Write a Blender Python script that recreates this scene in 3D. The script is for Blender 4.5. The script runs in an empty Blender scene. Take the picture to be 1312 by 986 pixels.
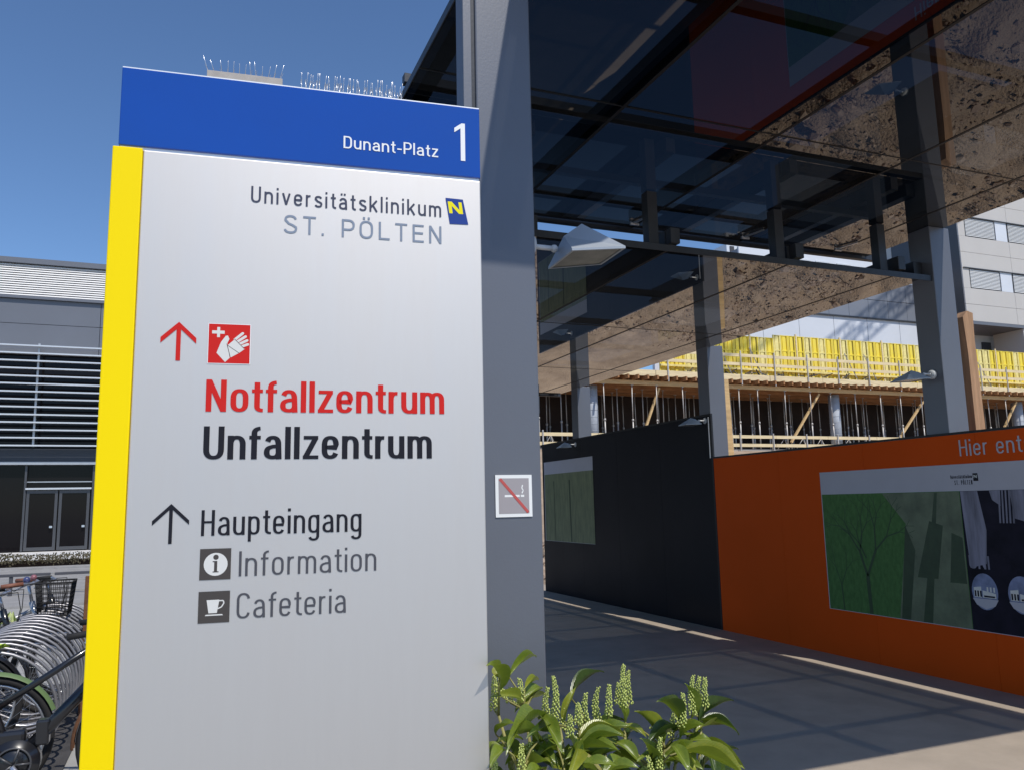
import bpy, bmesh, math, random
from mathutils import Vector, Matrix, noise
random.seed(7)
SC = bpy.context.scene
COL = SC.collection
PI = math.pi

# ------------------------------------------------------------------ camera, sky, sun, exposure
cam_d = bpy.data.cameras.new("camera")
cam_d.sensor_width = 36.0
cam_d.lens = 28.28
cam_d.clip_end = 3000
cam_d.clip_start = 0.05
cam = bpy.data.objects.new("camera", cam_d)
COL.objects.link(cam)
F_ = Vector((0.3715868, 0.91684545, 0.1460057))
R_ = Vector((0.92774146, -0.37261765, -0.0212573))
U_ = Vector((-0.03491464, -0.14335447, 0.98905534))
cam.matrix_world = Matrix(((R_.x, U_.x, -F_.x, 0), (R_.y, U_.y, -F_.y, 0), (R_.z, U_.z, -F_.z, 1.6), (0, 0, 0, 1)))
SC.camera = cam

SUN = Vector((0.17, -0.66, 1.0)).normalized()
world = bpy.data.worlds.new("World")
SC.world = world
world.use_nodes = True
wn = world.node_tree
wn.nodes.clear()
sky = wn.nodes.new("ShaderNodeTexSky")
sky.sky_type = 'NISHITA'
sky.sun_disc = False
sky.sun_elevation = math.asin(SUN.z)
sky.sun_rotation = math.atan2(SUN.x, SUN.y)
sky.altitude = 250
sky.air_density = 1.0
sky.dust_density = 0.25
sky.ozone_density = 5.0
bg = wn.nodes.new("ShaderNodeBackground")
bg.inputs[1].default_value = 0.125
wo = wn.nodes.new("ShaderNodeOutputWorld")
tint = wn.nodes.new("ShaderNodeVectorMath")
tint.operation = 'MULTIPLY'
tint.inputs[1].default_value = (0.88, 0.98, 1.08)
wn.links.new(sky.outputs[0], tint.inputs[0])
wn.links.new(tint.outputs[0], bg.inputs[0])
wn.links.new(bg.outputs[0], wo.inputs[0])

sl = bpy.data.lights.new("sun", 'SUN')
sl.energy = 3.6
sl.angle = math.radians(0.5)
sl.color = (1.0, 0.955, 0.885)
so = bpy.data.objects.new("sun", sl)
COL.objects.link(so)
so.location = SUN * 60
so.rotation_euler = SUN.to_track_quat('Z', 'Y').to_euler()

SC.view_settings.view_transform = 'Standard'
SC.view_settings.look = 'None'
SC.view_settings.gamma = 1
SC.view_settings.exposure = 0.0
SC.render.engine = 'CYCLES'
SC.cycles.max_bounces = 10
SC.cycles.transparent_max_bounces = 16
SC.cycles.use_denoising = True
SC.cycles.sample_clamp_indirect = 6

# ------------------------------------------------------------------ materials
def mat(name, col, rough=0.6, metal=0.0, var=0.0, vscale=4.0, bump=0.0, bscale=40.0, spec=0.5, col2=None, detail=6.0, coat=0.0, stretch=None):
    m = bpy.data.materials.new(name)
    m.use_nodes = True
    nt = m.node_tree
    b = nt.nodes["Principled BSDF"]
    b.inputs["Base Color"].default_value = (*col, 1)
    b.inputs["Roughness"].default_value = rough
    b.inputs["Metallic"].default_value = metal
    b.inputs["Specular IOR Level"].default_value = spec
    if coat:
        b.inputs["Coat Weight"].default_value = coat
        b.inputs["Coat Roughness"].default_value = 0.08
    tc = nt.nodes.new("ShaderNodeTexCoord")
    src = tc.outputs["Object"]
    if stretch:
        mp = nt.nodes.new("ShaderNodeMapping")
        mp.inputs["Scale"].default_value = stretch
        nt.links.new(src, mp.inputs[0])
        src = mp.outputs[0]
    if var or col2:
        n = nt.nodes.new("ShaderNodeTexNoise")
        n.inputs["Scale"].default_value = vscale
        n.inputs["Detail"].default_value = detail
        n.inputs["Roughness"].default_value = 0.62
        nt.links.new(src, n.inputs["Vector"])
        mx = nt.nodes.new("ShaderNodeMix")
        mx.data_type = 'RGBA'
        c2 = col2 if col2 else tuple(c * (1 - var) for c in col)
        c1 = col if col2 else tuple(min(1, c * (1 + var)) for c in col)
        mx.inputs[6].default_value = (*c1, 1)
        mx.inputs[7].default_value = (*c2, 1)
        cr = nt.nodes.new("ShaderNodeMapRange")
        cr.inputs[1].default_value = 0.3
        cr.inputs[2].default_value = 0.7
        nt.links.new(n.outputs[0], cr.inputs[0])
        nt.links.new(cr.outputs[0], mx.inputs[0])
        nt.links.new(mx.outputs[2], b.inputs["Base Color"])
        # gloss varies a little with the same grain
        rr = nt.nodes.new("ShaderNodeMapRange")
        rr.inputs[3].default_value = max(0.02, rough - 0.07)
        rr.inputs[4].default_value = min(1, rough + 0.07)
        nt.links.new(n.outputs[0], rr.inputs[0])
        nt.links.new(rr.outputs[0], b.inputs["Roughness"])
    if bump:
        n2 = nt.nodes.new("ShaderNodeTexNoise")
        n2.inputs["Scale"].default_value = bscale
        n2.inputs["Detail"].default_value = 5
        nt.links.new(src, n2.inputs["Vector"])
        bp = nt.nodes.new("ShaderNodeBump")
        bp.inputs["Strength"].default_value = bump
        bp.inputs["Distance"].default_value = 0.02
        nt.links.new(n2.outputs[0], bp.inputs["Height"])
        nt.links.new(bp.outputs[0], b.inputs["Normal"])
    return m

M = {}
M['silver'] = mat("silver_paint", (0.70, 0.655, 0.605), 0.54, 0.80, var=0.022, vscale=3.5, stretch=(3, 1, .35), bump=0.01, bscale=500)
M['blue'] = mat("blue_enamel", (0.010, 0.070, 0.36), 0.16, 0.0, var=0.04, vscale=3, spec=0.6)
M['yellow'] = mat("yellow_enamel", (1.0, 0.735, 0.0), 0.5, 0.0, var=0.01, vscale=3, spec=0.15)
M['edge_white'] = mat("bare_edge", (0.85, 0.85, 0.85), 0.4, 0.3)
M['p_black'] = mat("print_black", (0.018, 0.018, 0.024), 0.5, spec=0.12)
M['p_dark'] = mat("print_dark_grey", (0.06, 0.055, 0.062), 0.5, spec=0.12)
M['p_mid'] = mat("print_mid_grey", (0.085, 0.085, 0.095), 0.5, spec=0.12)
M['p_navy'] = mat("print_navy_grey", (0.07, 0.075, 0.11), 0.5, spec=0.12)
M['p_steel'] = mat("print_steel_blue", (0.25, 0.29, 0.36), 0.5, spec=0.12)
M['p_red'] = mat("print_red", (0.62, 0.022, 0.018), 0.5, spec=0.12)
M['p_white'] = mat("print_white", (0.85, 0.85, 0.83), 0.5)
M['p_cream'] = mat("print_cream", (0.72, 0.70, 0.65), 0.5)
M['p_brown'] = mat("print_brown_grey", (0.075, 0.066, 0.06), 0.5, spec=0.12)
M['p_blue'] = mat("print_blue", (0.03, 0.065, 0.27), 0.4, spec=0.12)
M['p_yellow'] = mat("print_yellow", (0.9, 0.78, 0.02), 0.5, spec=0.12)
M['pillar'] = mat("grey_pillar_paint", (0.150, 0.158, 0.182), 0.40, 0.25, var=0.05, vscale=1.2, bump=0.03, bscale=120)
M['steel'] = mat("dark_steel", (0.045, 0.048, 0.055), 0.45, 0.4, var=0.2, vscale=3, bump=0.03, bscale=60)
M['gasket'] = mat("black_gasket", (0.008, 0.008, 0.009), 0.5)
M['clamp'] = mat("bright_clamp", (0.75, 0.76, 0.78), 0.3, 0.8)
M['lamp'] = mat("lamp_grey", (0.42, 0.45, 0.48), 0.45, 0.2, var=0.06, vscale=8)
M['lamp_white'] = mat("lamp_mount_white", (0.62, 0.63, 0.64), 0.4)
M['lamp_glass'] = mat("lamp_diffuser", (0.30, 0.29, 0.25), 0.12, 0.0, var=0.2, vscale=14)
M['orange'] = mat("orange_board", (0.68, 0.080, 0.003), 0.55, 0.0, var=0.04, vscale=1.0, spec=0.12, bump=0.02, bscale=12)
M['blackboard'] = mat("black_board", (0.009, 0.009, 0.013), 0.42, 0.0, var=0.2, vscale=1.0, spec=0.18, bump=0.02, bscale=12)
M['poster_grey'] = mat("poster_grey", (0.50, 0.48, 0.52), 0.5, var=0.03)
M['poster_green'] = mat("poster_green", (0.095, 0.215, 0.060), 0.5, vscale=16, col2=(0.055, 0.130, 0.036), detail=12, spec=0.2, stretch=(1, 1.6, .8))
M['poster_green2'] = mat("poster_dull_green", (0.13, 0.16, 0.09), 0.45, var=0.35, vscale=5, detail=9)
M['poster_olive'] = mat("poster_olive", (0.24, 0.27, 0.13), 0.45, vscale=6, col2=(0.13, 0.15, 0.075), detail=9, stretch=(1, 2.5, .6))
M['poster_dark'] = mat("poster_dark", (0.012, 0.010, 0.020), 0.5, var=0.5, vscale=5, spec=0.15)
M['poster_dkgreen'] = mat("poster_deep_green", (0.028, 0.055, 0.02), 0.45, var=0.25, vscale=8)
M['poster_lilac'] = mat("poster_lilac", (0.22, 0.21, 0.27), 0.45, var=0.5, vscale=3, stretch=(1, 4, .5))
M['poster_sky'] = mat("poster_sky", (0.22, 0.25, 0.38), 0.5, var=0.35, vscale=9, spec=0.2)
M['concrete'] = mat("pale_concrete", (0.42, 0.352, 0.280), 0.8, var=0.13, vscale=2.2, bump=0.12, bscale=130, detail=10)
M['ground'] = mat("pale_paving", (0.36, 0.35, 0.33), 0.85, var=0.16, vscale=0.7, bump=0.2, bscale=90, detail=11)
M['asphalt'] = mat("dark_asphalt", (0.06, 0.056, 0.055), 0.85, var=0.35, vscale=5, bump=0.3, bscale=150)
M['kerb'] = mat("kerb_stone", (0.3, 0.29, 0.28), 0.8, var=0.15, vscale=3, bump=0.1)
M['joint'] = mat("dark_joint", (0.07, 0.065, 0.06), 0.9)
M['earth'] = mat("dry_earth", (0.50, 0.375, 0.26), 0.95, vscale=1.1, col2=(0.30, 0.215, 0.150), bump=1.0, bscale=20, detail=14)
for n_ in M['earth'].node_tree.nodes:
    if n_.type == 'BUMP': n_.inputs['Distance'].default_value = 0.07
M['stone'] = mat("broken_stone", (0.50, 0.39, 0.29), 0.9, vscale=2.5, col2=(0.24, 0.165, 0.125), bump=0.4, bscale=30)
M['clad'] = mat("grey_cladding", (0.155, 0.165, 0.19), 0.5, 0.1, var=0.05, vscale=.6)
M['clad_dark'] = mat("dark_cladding", (0.05, 0.056, 0.068), 0.5, 0.1, var=0.1, vscale=.6)
M['corr'] = mat("corrugated_white", (0.80, 0.775, 0.74), 0.5, 0.0, var=0.03)
M['slat'] = mat("white_louvre", (0.72, 0.72, 0.72), 0.35, 0.4)
M['darkglass'] = mat("dark_glazing", (0.008, 0.007, 0.008), 0.08, 0.0, spec=0.16)
M['frame'] = mat("window_frame_grey", (0.09, 0.09, 0.095), 0.4, 0.4)
M['white_fac'] = mat("cream_facade", (0.54, 0.51, 0.475), 0.6, var=0.03, vscale=.4)
M['white_wall'] = mat("white_render", (0.66, 0.69, 0.74), 0.7, var=0.04, vscale=.5)
M['grey_wall'] = mat("blue_grey_facade", (0.20, 0.215, 0.25), 0.5, var=0.06, vscale=.4)
M['blind'] = mat("window_blind", (0.70, 0.70, 0.69), 0.5, 0.0)
M['winglass'] = mat("window_glass", (0.10, 0.13, 0.18), 0.08)
M['timber'] = mat("raw_timber", (0.62, 0.42, 0.20), 0.75, var=0.22, vscale=6, stretch=(.3, 3, 3), bump=0.1)
M['board'] = mat("pale_board", (0.74, 0.60, 0.36), 0.75, var=0.16, vscale=4, stretch=(.3, 3, 3))
M['brownwood'] = mat("brown_timber", (0.33, 0.155, 0.06), 0.75, var=0.35, vscale=3, stretch=(.4, 2, 2))
M['oldwood'] = mat("weathered_brown_post", (0.42, 0.25, 0.14), 0.8, var=0.3, vscale=7, stretch=(3, 3, .25), bump=0.3)
M['formyel'] = mat("formwork_yellow", (0.95, 0.74, 0.03), 0.6, vscale=2.2, col2=(0.80, 0.64, 0.13), detail=10)
M['formpale'] = mat("formwork_dusty", (0.84, 0.72, 0.28), 0.7, var=0.2, vscale=3)
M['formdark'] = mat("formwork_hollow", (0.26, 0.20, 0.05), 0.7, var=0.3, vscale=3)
M['prop'] = mat("galvanised_prop", (0.50, 0.47, 0.44), 0.5, 0.4, var=0.25, vscale=2)
M['column'] = mat("concrete_column", (0.42, 0.45, 0.50), 0.7, var=0.1, vscale=3)
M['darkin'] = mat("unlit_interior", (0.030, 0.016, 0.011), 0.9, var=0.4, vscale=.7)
M['slab'] = mat("slab_concrete", (0.42, 0.38, 0.33), 0.85, var=0.15, vscale=1)
M['galv'] = mat("galvanised_steel", (0.33, 0.32, 0.33), 0.40, 0.6, var=0.2, vscale=6)
M['bk_black'] = mat("bike_black", (0.012, 0.012, 0.014), 0.28, 0.0, coat=0.5)
M['rubber'] = mat("tyre_rubber", (0.016, 0.015, 0.015), 0.8)
M['green_tyre'] = mat("green_mudguard", (0.13, 0.20, 0.08), 0.4)
M['alu'] = mat("aluminium", (0.62, 0.62, 0.64), 0.3, 0.85)
M['brown_grip'] = mat("brown_grip", (0.22, 0.085, 0.05), 0.6)
M['rust'] = mat("rusty_steel", (0.17, 0.07, 0.028), 0.8, var=0.35, vscale=9, bump=0.2)
M['lime'] = mat("lime_cloth", (0.55, 0.72, 0.10), 0.7, var=0.2, vscale=20)
M['pale_lime'] = mat("pale_lime_cloth", (0.62, 0.70, 0.34), 0.7, var=0.2, vscale=20)
M['silver_frame'] = mat("silver_bike_frame", (0.5, 0.5, 0.5), 0.3, 0.5)
M['bellblue'] = mat("blue_bell", (0.06, 0.07, 0.17), 0.3)
M['bellred'] = mat("red_bell", (0.28, 0.11, 0.13), 0.3)
M['stem'] = mat("laurel_stem", (0.26, 0.24, 0.07), 0.6, var=0.3, vscale=30)
M['bud'] = mat("laurel_flower_bud", (0.50, 0.56, 0.15), 0.6, var=0.25, vscale=80)
M['soil'] = mat("planting_soil", (0.05, 0.035, 0.022), 0.95, var=0.3, vscale=8, bump=0.5)
M['hedge'] = mat("dry_hedge_leaf", (0.060, 0.056, 0.026), 0.85, vscale=3, col2=(0.095, 0.075, 0.045))

def leaf_mat(name, c1, c2):
    m = mat(name, c1, 0.30, vscale=9, col2=c2, spec=0.5)
    nt = m.node_tree
    b = nt.nodes["Principled BSDF"]
    out = nt.nodes["Material Output"]
    tc = nt.nodes.new("ShaderNodeTexCoord"); sp = nt.nodes.new("ShaderNodeSeparateXYZ")
    nt.links.new(tc.outputs["Object"], sp.inputs[0])
    def mt(op, a, b_=None):
        n = nt.nodes.new("ShaderNodeMath"); n.operation = op
        for i, v in enumerate((a, b_)):
            if v is None: continue
            if isinstance(v, (int, float)): n.inputs[i].default_value = v
            else: nt.links.new(v, n.inputs[i])
        return n.outputs[0]
    ay = mt('ABSOLUTE', sp.outputs[1])
    mid = mt('LESS_THAN', ay, 0.028)
    old = b.inputs["Base Color"].links[0].from_socket
    mr = nt.nodes.new("ShaderNodeMix"); mr.data_type = 'RGBA'
    nt.links.new(mt('MULTIPLY', mid, 0.55), mr.inputs[0])
    nt.links.new(old, mr.inputs[6]); mr.inputs[7].default_value = (0.34, 0.38, 0.12, 1)
    nt.links.new(mr.outputs[2], b.inputs["Base Color"])
    wv = mt('SINE', mt('MULTIPLY', mt('SUBTRACT', sp.outputs[0], mt('MULTIPLY', ay, 0.45)), 70.0))
    bp = nt.nodes.new("ShaderNodeBump"); bp.inputs["Strength"].default_value = 0.09; bp.inputs["Distance"].default_value = 0.02
    nt.links.new(mt('SUBTRACT', mt('POWER', mt('ABSOLUTE', wv), 6.0), mt('MULTIPLY', mid, 2.0)), bp.inputs["Height"])
    nt.links.new(bp.outputs[0], b.inputs["Normal"])
    tr = nt.nodes.new("ShaderNodeBsdfTranslucent")
    tr.inputs[0].default_value = (0.30, 0.42, 0.04, 1)
    mx = nt.nodes.new("ShaderNodeMixShader")
    mx.inputs[0].default_value = 0.24
    nt.links.new(b.outputs[0], mx.inputs[1])
    nt.links.new(tr.outputs[0], mx.inputs[2])
    nt.links.new(mx.outputs[0], out.inputs[0])
    return m
M['leaf'] = leaf_mat("laurel_leaf", (0.20, 0.25, 0.030), (0.12, 0.175, 0.022))
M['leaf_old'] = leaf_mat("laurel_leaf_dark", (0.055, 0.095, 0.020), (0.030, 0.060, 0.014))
M['leaf_new'] = leaf_mat("laurel_leaf_yellow", (0.30, 0.31, 0.035), (0.21, 0.25, 0.028))

def canopy_glass():
    """tinted reflecting roof pane: Schlick mirror over a dark navy see-through body"""
    m = bpy.data.materials.new("navy_tinted_glass")
    m.use_nodes = True
    nt = m.node_tree
    nt.nodes.clear()
    out = nt.nodes.new("ShaderNodeOutputMaterial")
    geo = nt.nodes.new("ShaderNodeNewGeometry")
    dot = nt.nodes.new("ShaderNodeVectorMath")
    dot.operation = 'DOT_PRODUCT'
    nt.links.new(geo.outputs["Incoming"], dot.inputs[0])
    nt.links.new(geo.outputs["Normal"], dot.inputs[1])
    def mth(op, a, b=None):
        n = nt.nodes.new("ShaderNodeMath")
        n.operation = op
        for i, v in enumerate((a, b)):
            if v is None:
                continue
            if isinstance(v, (int, float)):
                n.inputs[i].default_value = v
            else:
                nt.links.new(v, n.inputs[i])
        return n.outputs[0]
    c = mth('ABSOLUTE', dot.outputs["Value"])
    om = mth('SUBTRACT', 1.0, c)
    p5 = mth('POWER', om, 5.0)
    f1 = mth('ADD', mth('MULTIPLY', p5, 0.97), 0.017)
    fr = mth('DIVIDE', mth('MULTIPLY', f1, 2.0), mth('ADD', f1, 1.0))      # both faces of the pane
    fr = mth('MINIMUM', fr, 1.0)
    gl = nt.nodes.new("ShaderNodeBsdfGlossy")
    gl.inputs["Roughness"].default_value = 0.0
    gl.inputs[0].default_value = (0.97, 0.93, 0.87, 1)
    tr = nt.nodes.new("ShaderNodeBsdfTransparent")
    tr.inputs[0].default_value = (0.045, 0.048, 0.052, 1)
    mx = nt.nodes.new("ShaderNodeMixShader")
    nt.links.new(fr, mx.inputs[0])
    nt.links.new(tr.outputs[0], mx.inputs[1])
    nt.links.new(gl.outputs[0], mx.inputs[2])
    nt.links.new(mx.outputs[0], out.inputs[0])
    return m
M['glass'] = canopy_glass()

# ------------------------------------------------------------------ builders
def world_of(o):
    m = o.matrix_basis.copy()
    while o.parent:
        o = o.parent
        m = o.matrix_basis @ m
    return m

def tag(o, label=None, cat=None, group=None, kind=None):
    if label: o["label"] = label
    if cat: o["category"] = cat
    if group: o["group"] = group
    if kind: o["kind"] = kind
    return o

def thing(name, loc, label, cat, group=None, rz=0.0):
    o = bpy.data.objects.new(name, None)
    o.empty_display_size = 0.1
    COL.objects.link(o)
    o.location = loc
    o.rotation_euler = (0, 0, rz)
    return tag(o, label, cat, group)

class MB:
    def __init__(s):
        s.v = []; s.f = []; s.mi = []; s.m = 0; s.sm = []
    def add(s, vs, fs, smooth=False):
        n = len(s.v)
        s.v += [tuple(v) for v in vs]
        for f in fs:
            s.f.append(tuple(i + n for i in f)); s.mi.append(s.m); s.sm.append(smooth)
        return s
    def box(s, x0, x1, y0, y1, z0, z1):
        return s.add([(x0,y0,z0),(x1,y0,z0),(x1,y1,z0),(x0,y1,z0),(x0,y0,z1),(x1,y0,z1),(x1,y1,z1),(x0,y1,z1)],
                     [(0,3,2,1),(4,5,6,7),(0,1,5,4),(1,2,6,5),(2,3,7,6),(3,0,4,7)])
    def cbox(s, x0, x1, y0, y1, z0, z1, b):
        """box with chamfered vertical and horizontal edges"""
        bm = bmesh.new()
        bmesh.ops.create_cube(bm, size=1)
        bmesh.ops.scale(bm, vec=(x1-x0, y1-y0, z1-z0), verts=bm.verts)
        bmesh.ops.translate(bm, vec=((x0+x1)/2, (y0+y1)/2, (z0+z1)/2), verts=bm.verts)
        bmesh.ops.bevel(bm, geom=bm.edges[:], offset=b, segments=2, affect='EDGES', profile=0.5)
        vs = [v.co[:] for v in bm.verts]
        bm.verts.index_update()
        fs = [tuple(v.index for v in f.verts) for f in bm.faces]
        bm.free()
        return s.add(vs, fs)
    def bar(s, a, b, w, h, up=(0, 0, 1)):
        a = Vector(a); b = Vector(b); d = (b - a).normalized()
        upv = Vector(up)
        if abs(d.dot(upv)) > 0.98: upv = Vector((1, 0, 0))
        x = d.cross(upv).normalized(); y = x.cross(d).normalized()
        vs = []
        for p in (a, b):
            for sx, sy in ((-1,-1),(1,-1),(1,1),(-1,1)):
                vs.append(p + x*sx*w/2 + y*sy*h/2)
        return s.add(vs, [(0,1,2,3),(7,6,5,4),(0,4,5,1),(1,5,6,2),(2,6,7,3),(3,7,4,0)])
    def tube(s, pts, r, n=8, closed=False, cap=True):
        pts = [Vector(p) for p in pts]
        rs = r if isinstance(r, (list, tuple)) else [r]*len(pts)
        N = len(pts); vs = []; fs = []
        prev = None
        for i, p in enumerate(pts):
            if closed: t = pts[(i+1) % N] - pts[i-1]
            else: t = pts[min(i+1, N-1)] - pts[max(i-1, 0)]
            t.normalize()
            if prev is None:
                a = Vector((0,0,1)) if abs(t.z) < .9 else Vector((1,0,0))
                x = t.cross(a).normalized()
            else:
                x = (prev - t*prev.dot(t)).normalized()
            prev = x
            y = t.cross(x)
            for k in range(n):
                an = 2*PI*k/n
                vs.append(p + (x*math.cos(an) + y*math.sin(an))*rs[i])
        for i in range(N if closed else N-1):
            j = (i+1) % N
            for k in range(n):
                l = (k+1) % n
                fs.append((i*n+k, i*n+l, j*n+l, j*n+k))
        if cap and not closed:
            fs.append(tuple(range(n-1, -1, -1)))
            fs.append(tuple((N-1)*n+k for k in range(n)))
        return s.add(vs, fs, True)
    def ring(s, c, axis, R, r, n=32, k=6):
        c = Vector(c); ax = Vector(axis).normalized()
        a = Vector((0,0,1)) if abs(ax.z) < .9 else Vector((1,0,0))
        x = ax.cross(a).normalized(); y = ax.cross(x)
        return s.tube([c + (x*math.cos(2*PI*i/n)+y*math.sin(2*PI*i/n))*R for i in range(n)], r, k, closed=True)
    def arc(s, c, axis, R, r, a0, a1, n=20, k=6):
        c = Vector(c); ax = Vector(axis).normalized()
        z = Vector((0,0,1)); x = z.cross(ax).normalized()
        return s.tube([c + (x*math.cos(a0+(a1-a0)*i/n)+z*math.sin(a0+(a1-a0)*i/n))*R for i in range(n+1)], r, k)
    def disc(s, c, axis, R, t, n=24):
        c = Vector(c); ax = Vector(axis).normalized()
        return s.tube([c - ax*t/2, c + ax*t/2], R, n)
    def ball(s, c, r, n=8, sq=(1,1,1)):
        c = Vector(c); vs = []; fs = []
        for i in range(n//2+1):
            th = PI*i/(n//2)
            for k in range(n):
                ph = 2*PI*k/n
                vs.append(c + Vector((math.sin(th)*math.cos(ph)*sq[0], math.sin(th)*math.sin(ph)*sq[1], math.cos(th)*sq[2]))*r)
        for i in range(n//2):
            for k in range(n):
                l = (k+1) % n
                fs.append((i*n+k, (i+1)*n+k, (i+1)*n+l, i*n+l))
        return s.add(vs, fs, True)
    def prism(s, poly, o, ux, uy, depth):
        """polygon in the plane (o, ux, uy), given thickness against its normal"""
        o = Vector(o); ux = Vector(ux); uy = Vector(uy); nrm = ux.cross(uy).normalized()
        n = len(poly)
        vs = [o + ux*p[0] + uy*p[1] for p in poly] + [o + ux*p[0] + uy*p[1] - nrm*depth for p in poly]
        fs = [tuple(range(n)), tuple(range(2*n-1, n-1, -1))]
        fs += [(i, i+n, (i+1) % n + n, (i+1) % n) for i in range(n)]
        return s.add(vs, fs)
    def mesh(s, name, mats, inv=None):
        me = bpy.data.meshes.new(name)
        vs = [inv @ Vector(v) for v in s.v] if inv else s.v
        me.from_pydata(vs, [], s.f)
        for mm in (mats if isinstance(mats, (list, tuple)) else [mats]):
            me.materials.append(mm)
        me.polygons.foreach_set("material_index", s.mi)
        me.polygons.foreach_set("use_smooth", s.sm)
        me.update()
        return me
    def build(s, name, mats, parent=None, local=False):
        """vertices are world positions unless local"""
        inv = world_of(parent).inverted() if (parent and not local) else None
        o = bpy.data.objects.new(name, s.mesh(name, mats, inv))
        COL.objects.link(o)
        if parent: o.parent = parent
        return o

def centred(name, mb, mats, parent, at):
    """part whose own origin sits at `at` (world)"""
    inv = Matrix.Translation(-Vector(at))
    o = bpy.data.objects.new(name, mb.mesh(name, mats, inv))
    COL.objects.link(o)
    if parent:
        o.parent = parent
        o.location = world_of(parent).inverted() @ Vector(at)
    else:
        o.location = at
    return o

def again(o, parent, loc, rot=None, name=None):
    c = o.copy()
    COL.objects.link(c)
    c.parent = parent
    c.location = loc
    if rot is not None: c.rotation_euler = rot
    return c

def copy_thing(root, loc, label, rz=None):
    r = root.copy(); COL.objects.link(r); r.location = loc; r["label"] = label
    if rz is not None: r.rotation_euler = (0, 0, rz)
    for ch in list(root.children):
        c = ch.copy(); COL.objects.link(c); c.parent = r
        for g in ch.children:
            d = g.copy(); COL.objects.link(d); d.parent = c
    return r

def struct(name, mb, m):
    return tag(mb.build(name, m), kind='structure')

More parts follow.
